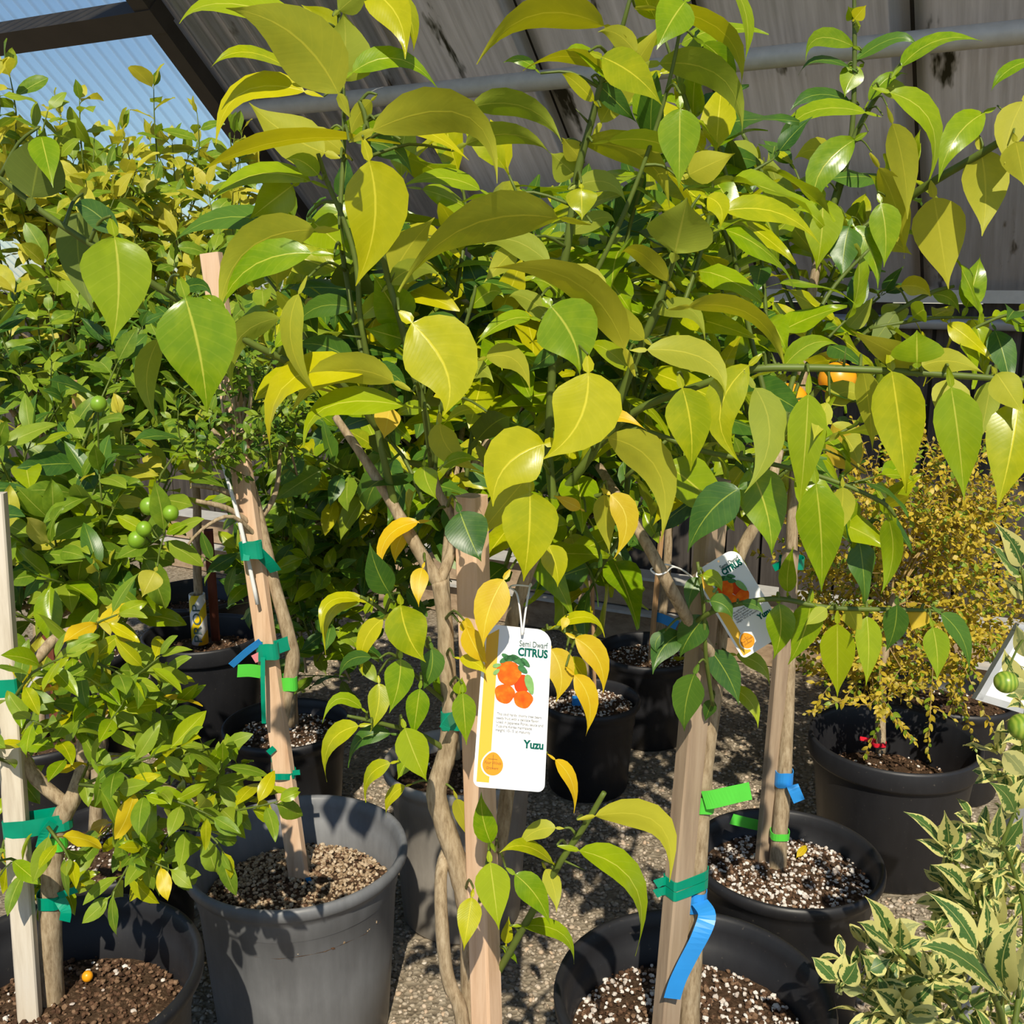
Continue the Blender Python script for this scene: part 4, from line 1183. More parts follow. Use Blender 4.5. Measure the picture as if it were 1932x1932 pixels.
H2 = [
 (1609,87,1520,112,37,(-22,-26),'t','g'), (1616,112,1730,86,26,(14,-22),'t','d'), (1602,128,1507,140,14,(-10,-16),'t','d'), (1622,128,1594,182,46,(-6,0),'t','g'), (1612,34,1600,12,30,(0,0),'t','g'), (1612,36,1634,10,30,(0,0),'t','y'), (1612,50,1624,48,24,(0,0),'t','g'),
 (1702,124,1850,76,28,(-8,-20),'t','g',1.78,0.0), (1632,212,1468,276,37,(-22,-26),'t','g',1.76), (1680,175,1750,346,42,(36,-22),'t','g',1.74), (1612,264,1540,402,66,(-30,-4),'t','g',1.72), (1684,234,1712,410,57,(6,0),'u','y',1.70), (1658,318,1706,484,48,(6,0),'u','y',1.72),
 (1552,378,1540,510,74,(4,0),'t','g',1.74), (1602,428,1590,528,66,(-4,0),'t','d',1.74), (1662,384,1668,502,60,(6,0),'t','g',1.72), (1612,428,1656,542,42,(10,-4),'t','g',1.74),
 (1850,284,1853,442,87,(8,0),'u','y'), (1762,374,1789,542,97,(0,0),'u','y'), (1856,214,1771,340,58,(-14,-10),'t','g'), (1930,192,1896,306,64,(-8,0),'u','y',1.6), (1916,268,1934,352,64,(0,0),'u','y',1.58), (1944,114,1870,172,26,(-8,-4),'t','g',1.6),
 (1660,440,1720,480,40,(0,0),'u','y'), (1690,400,1640,330,34,(0,-10),'t','g',1.78), (1640,190,1710,140,26,(0,-14),'t','g'), (1600,190,1490,210,30,(-8,-18),'t','d'), (1660,165,1715,215,34,(10,-14),'u','g'),
 (1570,300,1500,300,50,(0,-16),'u','y'), (1540,480,1440,300,50,(-30,0),'u','g'), (1500,420,1450,290,50,(-10,-10),'u','g'), (1430,300,1340,330,50,(0,-24),'u','g'), (1480,440,1400,480,40,(-10,-16),'t','g'), (1700,540,1756,560,40,(6,-8),'t','y'), (1600,620,1650,560,40,(0,0),'u','g'),
 (1690,590,1640,660,44,(0,0),'u','d'), (1760,556,1810,590,30,(6,-10),'t','g'),
]
tw2 = MB()
n_h2 = heroes(s2, H2, q2, tw2, 0.0)
tw2.build('petioles', M_STEM, t2)['kind'] = 'stuff'
fill = []
for pl in ([(1520,640,1.85), (1470,520,1.9), (1410,420,1.92)], [(1500,760,1.85), (1440,640,1.9), (1390,520,1.92)], [(1520,620,1.84), (1560,540,1.88), (1600,440,1.9)], [(1510,700,1.84), (1590,620,1.86), (1660,560,1.86)],
           [(1545,480,1.86), (1530,400,1.9), (1500,320,1.92)], [(1480,500,1.9), (1430,400,1.95), (1390,330,1.95)], [(1600,450,1.82), (1660,400,1.84), (1700,330,1.84)], [(1500,860,1.83), (1560,780,1.85), (1640,720,1.85)],
           [(1500,820,1.83), (1430,780,1.86), (1370,700,1.9)], [(1500,900,1.83), (1450,860,1.8), (1400,860,1.8)], [(1500,950,1.82), (1580,920,1.82), (1650,900,1.82)], [(1640,620,1.8), (1760,600,1.8), (1860,600,1.8)], [(1800,640,1.8), (1880,600,1.78), (1960,580,1.76)],
           [(1560,980,1.85), (1620,1000,1.86), (1660,960,1.88)]):
    pts = [P(*p) for p in pl]
    v, f = tube(pts, [0.004, 0.003, 0.002], 5, 3)
    mesh_obj('branch', v, f, M_STEM, t2)
    fill += shoot_leaves(pts, 0.105, 0.018, ['g', 'g', 'g', 'd', 'd', 'y'], q2, 0.05, (45, 85), 0.5)
place_leaves(t2, fill, 'wing', max(0, 300-n_h2))
# two orange fruits in the crown
for (x, y) in ((1580,715), (1488,755)):
    v, f = lathe([(0.0003,-0.030)] + [(0.033*math.sin(a), -0.030*math.cos(a)) for a in [math.pi*k/12 for k in range(1, 12)]] + [(0.0003,0.030)], 20)
    cc = P(x, y, 1.80)
    mesh_obj('fruit', [cc + p for p in v], f, M_ORANGEFRUIT, t2)
    stalk(t2, cc + UP*0.029, [s_[2] for s_ in s2.samples], 0.0018)
sA = PZ(1438, 1632, soil2+0.005)
stake(t2, sA, P(1492,1040,1.78), 0.026, 0.018, M_STAKE_GREY, 0.3)
cb = s2.near(1486,1470)[2]
tape_band(t2, cb, UP, size_m(16, cb), size_m(16, cb), 0.030, M_BLUE, name='label_band')
cb2 = s2.near(1468,1572)[2]
tape_band(t2, cb2, UP, size_m(17, cb2), size_m(17, cb2), 0.014, M_LIME, name='label_band')
bl = mesh_obj('label_strip', *ribbon([cb + Vector((0.014,-0.0135,-0.010)), P(1496,1484,cb.y-.030), P(1508,1512,cb.y-.034)], 0.022, Vector((1,0,0.3))), M_BLUE, None, False)
tag(bl, 'short blue plastic tail hanging behind the slim grey stake', 'label')
gl = mesh_obj('label_strip', *ribbon([cb2 + Vector((0.004,0.0178,0.0)), P(1462,1564,cb2.y+.036), P(1440,1559,cb2.y+.052), P(1408,1552,cb2.y+.046), P(1380,1545,cb2.y+.040)], 0.022, UP), M_LIME, None, False)
tag(gl, 'green printed strip lying level above the perlite soil beside the slim grey stake', 'label')
tb = s2.near(1490,1070)[2]
tape_band(t2, tb, UP, 0.022, 0.018, 0.02, M_TAPE, [([tb + Vector((-0.02,-0.01,0)), tb + Vector((-0.035,-0.012,-0.008))], 0.014)])
lf = [(PZ(1500,1622,soil2+.018), Vector((0.3,0.2,0.25)), Vector((0.2,-0.4,1)), 0.040, 'o')]
fl = link(bpy.data.objects.new('fallen_leaf', leaf_lib('oval', 'o', *KINDS['oval'])[0][0]))
fl.matrix_basis = frame(*lf[0][:4])
tag(fl, 'curled yellow fallen leaf lying on the white speckled soil', 'leaf')
from mathutils.geometry import tessellate_polygon

# ------------------------------------------------------------------ text and flat print
def text_obj(s, size, M, mat, parent, name='lettering', bold=0.0, align='LEFT', shear=0.0, extrude=0.0001, width=None):
    cu = bpy.data.curves.new('lettering', 'FONT')
    cu.body = s; cu.size = size; cu.offset = bold; cu.align_x = align; cu.shear = shear
    cu.extrude = extrude; cu.resolution_u = 3
    tmp = bpy.data.objects.new('tmp_text', cu)
    COL.objects.link(tmp)
    dg = bpy.context.evaluated_depsgraph_get()
    me = bpy.data.meshes.new_from_object(tmp.evaluated_get(dg))
    bpy.data.objects.remove(tmp); bpy.data.curves.remove(cu)
    me.name = name
    if width:
        co = np.empty(len(me.vertices)*3, dtype=np.float32); me.vertices.foreach_get('co', co)
        co = co.reshape(-1, 3); ext = co[:, 0].max() - co[:, 0].min(); x0 = co[:, 0].max() if align == 'RIGHT' else co[:, 0].min()
        co[:, 0] = (co[:, 0]-x0)*width/ext
        me.vertices.foreach_set('co', co.ravel())
    me.materials.clear(); me.materials.append(mat)
    o = link(bpy.data.objects.new(name, me))
    o.parent = parent
    o.matrix_parent_inverse = Matrix.Translation(-parent.location)
    o.matrix_basis = M
    return o
def flat_poly(pts, z, thick=0.0002):
    n = len(pts)
    v = [Vector((x, y, z)) for x, y in pts] + [Vector((x, y, z+thick)) for x, y in pts]
    f = [tuple(range(n-1, -1, -1)), tuple(range(n, 2*n))] + [(i, (i+1) % n, n+(i+1) % n, n+i) for i in range(n)]
    return v, f
def blob(cx, cy, rx, ry, n=22, fn=None, rot=0.0):
    out = []
    for k in range(n):
        a = 2*math.pi*k/n
        s = fn(a) if fn else 1.0
        x, y = rx*s*math.cos(a), ry*s*math.sin(a)
        out.append((cx + x*math.cos(rot) - y*math.sin(rot), cy + x*math.sin(rot) + y*math.cos(rot)))
    return out
def pleaf(cx, cy, L, W, rot):
    out = []
    for k in range(12):
        a = 2*math.pi*k/12
        x = L/2*math.cos(a); y = W/2*math.sin(a)*(1-0.25*math.cos(a))
        out.append((cx + x*math.cos(rot) - y*math.sin(rot), cy + x*math.sin(rot) + y*math.cos(rot)))
    return out
def plant_tag(label, TL, TR, BL, string_pts, mirror=False):
    ex = (TR-TL).normalized()
    ey = (TL-BL); H = ey.length
    ey = (ey - ex*ey.dot(ex)).normalized()
    ez = ex.cross(ey)
    W = (TR-TL).length
    C = BL
    root = thing('plant_tag', label, 'tag', C)
    M = Matrix(((ex.x, ey.x, ez.x, C.x), (ex.y, ey.y, ez.y, C.y), (ex.z, ey.z, ez.z, C.z), (0,0,0,1)))
    inv = Matrix.Translation(-C)
    def put(name, v, f, mat, smooth=False, parent=None):
        o = mesh_obj(name, v, f, mat, None, smooth)
        o.parent = parent or root
        o.matrix_parent_inverse = inv if parent is None else M.inverted()
        o.matrix_basis = M
        return o
    r = 0.10*W
    outl = []
    for (cx, cy, a0) in ((W-r, r, -90), (W-2.2*r, H-2.2*r, 0), (2.0*r, H-2.0*r, 90), (r, r, 180)):
        rr = r if cy < H/2 else (2.2*r if cx > W/2 else 2.0*r)
        for k in range(7):
            a = math.radians(a0 + 15*k)
            outl.append((cx + rr*math.cos(a), cy + rr*math.sin(a)))
    hole = blob(0.57*W, H*0.965, 0.024*W, 0.024*W, 12)
    loops = [[Vector((x, y, 0)) for x, y in outl], [Vector((x, y, 0)) for x, y in hole]]
    allp = loops[0] + loops[1]; n_o, n_h_, n_a = len(outl), len(hole), len(allp)
    tris = tessellate_polygon(loops)
    v = [p + Vector((0, 0, -0.0006)) for p in allp] + list(allp)
    f = []
    for tr_ in tris:
        p0, p1, p2 = (allp[i] for i in tr_)
        tr_ = tuple(tr_) if (p1-p0).cross(p2-p0).z > 0 else tuple(reversed(tr_))
        f += [tuple(i + n_a for i in tr_), tuple(reversed(tr_))]
    f += [(i, (i+1) % n_o, n_a + (i+1) % n_o, n_a + i) for i in range(n_o)]
    f += [(n_o + (i+1) % n_h_, n_o + i, n_a + n_o + i, n_a + n_o + (i+1) % n_h_) for i in range(n_h_)]
    card = put('card', v, f, M_WHITE)
    z = 0.0001
    v, f = flat_poly([(0.045*W, 0.03*H), (0.22*W, 0.03*H), (0.22*W, 0.975*H), (0.045*W, 0.975*H-1.2*r), (0.045*W, 0.5*H)], z); put('gold_stripe', v, f, M_GOLDSTRIPE, False, card)
    # printed mandarins
    def bump1(a): return 1 + 0.04*math.sin(3*a) + 0.03*math.sin(5*a+1)
    for i, (u, vv, rx, ry, mt) in enumerate(((0.60,0.36,0.12,0.14,M_PFRUIT_D), (0.36,0.43,0.145,0.14,M_PFRUIT), (0.63,0.455,0.14,0.125,M_PFRUIT), (0.40,0.30,0.18,0.175,M_PFRUIT))):
        v, f = flat_poly(blob(u*W, H*(1-vv), rx*W, ry*W, 24, bump1), z + 0.0002*i); put('printed_fruit', v, f, mt, False, card)
    for (u, vv, L, Wd, rot, mt) in ((0.42,0.205,0.22,0.09,0.2,M_PLEAF), (0.52,0.215,0.26,0.10,-0.5,M_PLEAF), (0.34,0.215,0.2,0.07,0.6,M_PLEAF), (0.63,0.225,0.18,0.08,-0.7,M_PLEAF), (0.22,0.26,0.13,0.06,0.3,M_PLEAF_L), (0.22,0.30,0.12,0.06,0.8,M_PLEAF_L),
                                 (0.60,0.27,0.17,0.09,-0.6,M_PLEAF), (0.71,0.36,0.30,0.12,-1.25,M_PLEAF_L), (0.36,0.20,0.18,0.06,-0.4,M_PLEAF)):
        v, f = flat_poly(pleaf(u*W, H*(1-vv), L*W, Wd*W, rot), z + 0.0009); put('printed_leaf', v, f, mt, False, card)
    zt = z + 0.0004
    def T(s, u, vv, size, mat, **kw):
        Mt = M @ Matrix.Translation((u*W, H*(1-vv), zt))
        o = text_obj(s, size*W, Mt, mat, card, **kw)
        o.matrix_parent_inverse = M.inverted()
        return o
    T('Semi Dwarf', 0.95, 0.122, 0.125, M_INK2, align='RIGHT', bold=0.00008, width=0.42*W)
    T('CITRUS', 0.955, 0.182, 0.165, M_INK, align='RIGHT', bold=0.0005, width=0.44*W)
    for i, (s, wd) in enumerate((('This cold hardy, thorny tree bears', 0.64), ('seedy fruit with a delicate flavor.', 0.61), ('Used in Japanese Ponzu sauce and', 0.67), ('Yuja-cha Korea marmalade.', 0.52), ("Height: 10-15' at maturity.", 0.50))):
        T(s, 0.265, 0.565+0.0245*i, 0.056, M_GREYINK, width=wd*W)
    T('Yuzu', 0.955, 0.748, 0.155, M_INK, align='RIGHT', bold=0.00045, width=0.29*W)
    # badge: round fruit shape with a knob on top
    def pear(a): return 1 + 0.20*max(0.0, math.sin(a))**7
    v, f = flat_poly(blob(0.255*W, H*0.135, 0.165*W, 0.165*W, 36, lambda a: pear(a)), z+0.0002, 0.0001); put('badge_rim', v, f, M_WHITE, False, card)
    v, f = flat_poly(blob(0.255*W, H*0.135, 0.145*W, 0.145*W, 36, lambda a: pear(a)), z+0.0004, 0.0001); put('badge', v, f, M_BADGE, False, card)
    zt = z + 0.0007
    for (x0, y0, x1, y1) in ((0.185,0.168,0.315,0.168), (0.253,0.195,0.253,0.115)):
        d = 0.0035*W
        pts = [(x0*W, y0*H-d), (x1*W, y1*H-d), (x1*W, y1*H+d), (x0*W, y0*H+d)] if y0 == y1 else [(x0*W-d, y1*H), (x0*W+d, y1*H), (x0*W+d, y0*H), (x0*W-d, y0*H)]
        v, f = flat_poly(pts, zt, 0.0001); put('badge_cross', v, f, M_BADGEINK, False, card)
    T('Four Winds', 0.135, 1-0.138, 0.06, M_BADGEINK, shear=0.35, width=0.24*W)
    T('Growers', 0.165, 1-0.108, 0.055, M_BADGEINK, shear=0.35, width=0.17*W)
    v, f = tube(string_pts, [0.0011]*len(string_pts), 6, 5)
    so = mesh_obj('string', v, f, M_WIRE, None)
    so.parent = root; so.matrix_parent_inverse = inv
    return root, M, W, H
TLp, TRp = P(917, 1177, 1.055), P(1044, 1190, 1.062)
BLp = P(892, 1484, 0.955)
tagA, MA, WA, HA = plant_tag('upright white plant tag lettered CITRUS and Yuzu hanging by a string', TLp, TRp, BLp,
    [P(985,1198,1.045), P(982,1160,1.06), P(975,1120,1.08), P(962,1108,1.12), P(975,1104,1.14), P(1000,1106,1.14), P(1000,1104,1.10), P(992,1150,1.06), P(986,1197,1.045)])
TL2, TR2 = P(1268, 1112, 1.205), P(1350, 1062, 1.215)
BL2 = P(1402, 1244, 1.190)
plant_tag('tilted white plant tag behind dark leaves, lettered Yuzu, tied to a bare limb', TL2, TR2, BL2,
    [P(1316,1098,1.206), P(1288,1076,1.19), P(1262,1066,1.172), P(1248,1066,1.160), P(1228,1074,1.141), P(1240,1084,1.138), P(1256,1080,1.142), P(1270,1070,1.165), P(1292,1078,1.185), P(1317,1099,1.203)])

# ------------------------------------------------------------------ background and side trees
def px_crown(px, py, Y, rx, ry, rz):
    c = P(px, py, Y)
    return c, (size_m(rx, c), rz, size_m(ry, c))
def grow(root, q, crowns, L, spacing, tones, kind, n_obj, fork, r0, shoot_len, extra=(), droop=0.25, kind_rest='low', mat_twig=None, mat_branch=None, angle=(45,80), up=0.7):
    shoots = []
    for (px, py, Y, rx, ry, rz, n) in crowns:
        c, rad = px_crown(px, py, Y, rx, ry, rz)
        shoots += crown(c, rad, n, q, shoot_len, up)
    for pl in extra: shoots.append([P(*p) for p in pl][:3])
    leaves = []
    for s in shoots: leaves += shoot_leaves(s, L, spacing, tones, q, 0.1, angle, droop)
    wood_for(root, fork, shoots, r0, q, mat_branch, mat_twig)
    place_leaves(root, leaves, kind, n_obj, kind_rest)
    return [p for s in shoots for p in catmull(s, [0]*len(s), 5)[0]]
def quick_trunk(root, pts, mat=None, name='trunk', segs=9):
    p3 = [P(a, b, c) for (a, b, c, r) in pts]
    v, f = tube(p3, [size_m(r, p) for p, (a, b, c, r) in zip(p3, pts)], segs, 4, 0.05)
    mesh_obj(name, v, f, mat or M_BARK, root)
    return p3

# A: front left tree in the big black pot
qa = random.Random(31)
ca = pot_at(104, 1838, 536, 0.41)
ta = thing('potted_citrus_tree', 'leafy citrus tree with bleached square stake in the black pot holding dark bark mulch', 'tree', Vector((ca.x, ca.y, 0)))
soA = make_pot(ta, ca, 0.205, 'roll', M_POT, 0.105, 1500, 'bark', seed=21)
Ya = PZ(96, 1905, soA).y
quick_trunk(ta, [(97,1920,Ya,24), (95,1800,Ya,22), (97,1690,Ya,20), (102,1600,Ya,19), (118,1540,Ya,18), (140,1500,Ya,16), (160,1440,Ya+.02,14)], segs=14)
fork = P(150, 1470, Ya+.01)
for lim in ([(160,1450,Ya+.02,14), (158,1400,Ya+.03,12), (185,1370,Ya+.03,9), (210,1350,Ya+.03,6)], [(160,1445,Ya+.02,12), (220,1430,Ya,10), (300,1480,Ya-.04,8), (370,1510,Ya-.05,5)], [(130,1520,Ya,12), (70,1470,Ya,13), (30,1400,Ya,14), (5,1290,Ya,16), (0,1260,Ya+.02,14), (60,1250,Ya+.05,11), (110,1200,Ya+.08,10), (180,1180,Ya+.1,6)]):
    quick_trunk(ta, lim, name='limb')
sh = [[(150,1480),(300,1500),(400,1540)], [(350,1520),(420,1530),(490,1500)], [(200,1500),(280,1560),(330,1610)], [(300,1540),(250,1620),(210,1690)], [(150,1480),(190,1390),(230,1330)], [(230,1400),(290,1330),(310,1270)], [(180,1400),(200,1330),(190,1250)],
      [(60,1400),(30,1340),(60,1280)], [(20,1330),(60,1270),(120,1240)], [(120,1260),(180,1250),(240,1280)], [(160,1480),(250,1440),(340,1410)], [(300,1450),(360,1420),(420,1410)], [(220,1540),(240,1600),(290,1640)], [(90,1560),(120,1600),(130,1620)],
      [(20,1560),(0,1620),(40,1650)], [(60,1640),(20,1620),(-20,1630)], [(250,1440),(280,1380),(330,1330)], [(130,1440),(100,1380),(60,1360)], [(140,1400),(120,1340),(100,1300)], [(240,1500),(210,1560),(190,1580)], [(300,1400),(280,1350),(250,1300)], [(80,1620),(110,1680),(140,1660)], [(330,1560),(300,1610),(270,1600)], [(350,1480),(330,1440),(320,1390)], [(130,1250),(160,1190),(220,1160)], [(20,1440),(-20,1420),(-40,1380)], [(30,1500),(10,1470),(40,1440)], [(380,1500),(410,1470),(420,1440)], [(100,1340),(150,1330),(220,1300)], [(170,1440),(230,1460),(270,1500)], [(380,1520),(440,1530),(525,1512)], [(330,1560),(390,1570),(420,1605)], [(360,1490),(420,1450),(455,1440)], [(230,1560),(260,1610),(320,1640)], [(200,1300),(250,1280),(300,1240)], [(60,1300),(100,1330),(150,1360)], [(300,1480),(340,1500),(400,1480)]]
shoots = []
leaves = []
for s in sh:
    dy = qa.uniform(-0.12, 0.10)
    s3 = [P(x, y, Ya + dy - 0.02*i) for i, (x, y) in enumerate(s)]
    shoots.append(s3); leaves += shoot_leaves(s3, 0.056, 0.0115, ['b']*8 + ['g']*4 + ['y']*2 + ['o'], qa, 0.1, (40, 80), 0.25, 0.7)
wood_for(ta, None, shoots, 0.008, qa)
place_leaves(ta, leaves, 'oval', 300)
sA = PZ(58, 1935, soA+0.005)
stake(ta, sA, P(-12, 930, sA.y+.05), 0.030, 0.022, M_STAKE_WHITE, 0.15)
zt_ = P(62,1545,Ya).z
hull_tape(ta, stake_section(sA, P(-12, 930, sA.y+.05), 0.030, 0.022, 0.15, zt_) + circle_section(P(116,1545,Ya), 0.0135), zt_, 0.026, M_TAPE, [([P(100,1552,Ya-.022), P(86,1572,Ya-.030), P(78,1600,Ya-.032)], 0.016)])
zt_ = P(6,1290,Ya).z
hull_tape(ta, stake_section(sA, P(-12, 930, sA.y+.05), 0.030, 0.022, 0.15, zt_), zt_, 0.026, M_TAPE)
tape_band(ta, P(95,1695,Ya), UP, 0.0175, 0.0175, 0.020, M_TAPE, [([P(110,1690,Ya-.01), P(145,1678,Ya-.01)], 0.010), ([P(112,1695,Ya-.01), P(124,1718,Ya-.02), P(122,1738,Ya-.02)], 0.016)])
tape_band(ta, P(97,1910,Ya), UP, 0.0195, 0.0195, 0.026, M_BLUE, name='label_band')
tape_band(ta, P(104,1585,Ya), UP, 0.016, 0.016, 0.022, M_LIME, name='label_band')
kq, kf = lathe([(0.0002,-0.009)] + [(0.0085*math.sin(math.pi*k/10), -0.009*math.cos(math.pi*k/10)) for k in range(1, 10)] + [(0.0002,0.009)], 16)
kp = PZ(165, 1842, soA+0.022)
ko = mesh_obj('fallen_fruit', [kp + p for p in kq], kf, M_ORANGEFRUIT, None)
tag(ko, 'tiny orange kumquat fallen on the dark bark mulch', 'fruit')

# B: tree in the pot behind it
qb = random.Random(32)
cb_ = pot_at(215, 1583, 320, 0.345)
tb_ = thing('potted_citrus_tree', 'bushy citrus with small green fruits and one hanging yellow leaf, pot behind the bleached stake', 'tree', Vector((cb_.x, cb_.y, 0)))
make_pot(tb_, cb_, 0.172, 'roll', M_POT, 0.05, 600, 'perlite', seed=22)
Yb_ = cb_.y
quick_trunk(tb_, [(180,1570,Yb_,13), (185,1450,Yb_,12), (195,1300,Yb_,11), (190,1180,Yb_,10), (180,1120,Yb_,9)])
woodB = grow(tb_, qb, [(120,960,1.80,230,150,0.20,34), (180,1050,1.72,110,90,0.12,16), (60,1110,1.75,130,110,0.15,12)], 0.086, 0.023, ['b','b','b','g','d','w'], 'oval', 300, P(182,1130,Yb_), 0.009, 0.17,
     extra=([(180,1130,1.75), (240,1060,1.66), (310,1010,1.6)], [(60,1000,1.75), (40,900,1.7), (60,830,1.68)], [(180,1100,1.7), (200,1160,1.64), (190,1230,1.62)]))
for (x, y) in ((281,955), (258,1018), (272,998), (186,762), (96,1085), (322,968)):
    v, f = lathe([(0.0002,-0.016)] + [(0.0155*math.sin(math.pi*k/10), -0.016*math.cos(math.pi*k/10)) for k in range(1, 10)] + [(0.0002,0.016)], 16)
    cc = P(x, y, 1.60); k = 0.82 if x not in (281, 258) else 0.92
    mesh_obj('fruit', [cc + p*k for p in v], f, M_LIMEFRUIT, tb_)
    stalk(tb_, cc + UP*0.0145*k, woodB)
stalk(tb_, P(297,1068,1.503), woodB)
o = hero_leaf(tb_, P(292,1078,1.5), P(268,1126,1.48), size_m(46, P(280,1100,1.5)), Vector((0,0,0)), 't', 'w', 0.2, qb)

# C: leaning staked tree in the faded grey pot
qc = random.Random(33)
cc_ = pot_at(560, 1598, 414, 0.41)
tc_ = thing('potted_citrus_tree', 'small dark leaved citrus on a leaning pinkish stake in the sun-faded grey pot', 'tree', Vector((cc_.x, cc_.y, 0)))
soC = make_pot(tc_, cc_, 0.205, 'roll', M_POT_FADED, 0.105, 2600, 'tan', seed=23, mound=0.035)
fA = PZ(566, 1668, soC+0.02)
Yc = fA.y
stake(tc_, fA, P(398, 478, Yc+0.10), 0.036, 0.019, M_STAKE, -0.25)
quick_trunk(tc_, [(578,1640,Yc+.04,12), (548,1560,Yc+.04,11), (522,1450,Yc+.03,11), (538,1330,Yc+.04,12), (552,1250,Yc+.05,14), (545,1200,Yc+.05,13), (520,1110,Yc+.06,11), (500,1020,Yc+.07,10), (478,930,Yc+.08,9), (455,850,Yc+.08,7)], segs=12)
for lim in ([(482,960,Yc+.08,6), (420,925,Yc+.05,6), (360,915,Yc+.02,4)], [(490,1000,Yc+.07,6), (430,960,Yc+.03,6), (370,945,Yc,4)], [(500,1030,Yc+.07,5), (440,975,Yc+.02,4), (380,1000,Yc,3), (340,1050,Yc,2.5)], [(490,980,Yc+.08,6), (520,930,Yc+.1,5), (530,840,Yc+.12,3)], [(460,870,Yc+.08,6), (430,840,Yc+.06,5), (400,810,Yc+.05,4)]):
    quick_trunk(tc_, lim, name='limb')
grow(tc_, qc, [(460,730,1.80,110,120,0.11,34), (400,830,1.74,80,60,0.08,10), (520,820,1.86,60,70,0.08,10)], 0.026, 0.008, ['d','b','b'], 'low', 230, P(455,850,Yc+.08), 0.005, 0.10)
def staked_tape(x, y, tails):
    c = P(x, y, Yc+.02)
    tape_band(tc_, c, P(470,900,Yc+.06)-P(560,1600,Yc), 0.0195, 0.0125, 0.030, M_TAPE, tails)
staked_tape(474, 1038, [([P(486,1040,Yc+.02), P(508,1062,Yc+.03), P(520,1078,Yc+.04)], 0.022), ([P(466,1042,Yc+.01), P(464,1058,Yc+.0)], 0.012)])
staked_tape(505, 1228, [([P(520,1222,Yc+.02), P(548,1212,Yc+.04), P(556,1210,Yc+.05)], 0.026), ([P(496,1240,Yc+.0), P(496,1290,Yc-.01), P(498,1365,Yc-.01)], 0.008)])
tape_band(tc_, P(524,1425,Yc+.03), UP, 0.012, 0.012, 0.018, M_TAPE, [([P(516,1420,Yc+.01), P(508,1412,Yc+.01)], 0.016)])
tape_band(tc_, P(535,1458,Yc+.02), UP, 0.022, 0.018, 0.012, M_TAPE, [([P(552,1458,Yc), P(566,1457,Yc)], 0.010)])
tape_band(tc_, P(546,1287,Yc+.045), UP, 0.014, 0.014, 0.026, M_LIME, name='label_band')
l1_ = mesh_obj('label_strip', *ribbon([P(492,1210,Yc+.01), P(465,1230,Yc), P(436,1256,Yc-.01)], 0.015, Vector((0.5,0,1))), M_BLUE, None, False)
tag(l1_, 'blue plastic strip poking out sideways from behind the leaning stake', 'label')
l2_ = mesh_obj('label_strip', *ribbon([P(494,1268,Yc+.01), P(472,1265,Yc), P(448,1266,Yc-.01)], 0.024, Vector((0.1,0,1))), M_LIME, None, False)
tag(l2_, 'green printed strip poking out from behind the leaning stake', 'label')
l3_ = mesh_obj('label_strip', *ribbon([P(494,1236,Yc+.012), P(478,1244,Yc+.01)], 0.016, Vector((0.3,0,1))), M_PINK, None, False)
tag(l3_, 'short pink strip beside the leaning stake between blue and green strips', 'label')
# white cane tied to the leaning stake
quick_trunk(tc_, [(486,1140,Yc+.02,4), (452,985,Yc+.03,4.5), (420,875,Yc+.04,3.5)], M_WHITE, 'white_cane', 6)
bl2 = PZ(586, 1668, soC+0.03)
l4_ = mesh_obj('label_strip', *ribbon([bl2, bl2 + Vector((-0.004,-0.004,0.016))], 0.010, Vector((1,0,0))), M_BLUE, None, False)
tag(l4_, 'scrap of pale blue label at the foot of the leaning stake', 'label')

# D: tree behind with bark soil (pot with small soil, bamboo cane)
qd = random.Random(34)
cd = pot_at(540, 1362, 238, 0.325)
td = thing('potted_citrus_tree', 'mid green citrus with thin bamboo cane in black pot behind the faded grey pot', 'tree', Vector((cd.x, cd.y, 0)))
make_pot(td, cd, 0.1625, 'roll', M_POT, 0.045, 900, 'perlite', seed=24)
quick_trunk(td, [(548,1370,cd.y,9), (552,1250,cd.y,8), (545,1120,cd.y,8), (560,1040,cd.y,7)])
stake(td, PZ(560,1375,cd.z-.04), P(540,1000,cd.y), 0.010, 0.010, M_BAMBOO, 0.4, 'bamboo_cane')
grow(td, qd, [(620,960,2.42,170,210,0.22,52), (620,1180,2.40,120,130,0.16,22), (520,1050,2.45,80,120,0.14,10), (740,1070,2.62,80,160,0.12,14)], 0.075, 0.020, ['b','b','d','d','g'], 'oval', 260, P(560,1040,cd.y), 0.008, 0.18)

# E: behind the tagged tree in the dusty pot
qe = random.Random(35)
ce = pot_at(868, 1432, 290, 0.34)
te = thing('potted_citrus_tree', 'citrus tree in the dusty grey pot standing right behind the tagged tree', 'tree', Vector((ce.x, ce.y, 0)))
make_pot(te, ce, 0.17, 'roll', M_POT_DUSTY, 0.05, 700, 'bark', seed=25)
quick_trunk(te, [(860,1430,ce.y,10), (850,1250,ce.y,9), (840,1080,ce.y+.02,8), (850,960,ce.y+.03,7)])
grow(te, qe, [(820,820,2.30,220,200,0.24,54), (970,640,2.35,220,190,0.22,52), (740,640,2.4,180,180,0.2,36), (1120,560,2.4,140,150,0.2,26)], 0.105, 0.022, ['b','g','d','d','y'], 'wing', 280, P(850,960,ce.y+.03), 0.009, 0.20, droop=0.4)

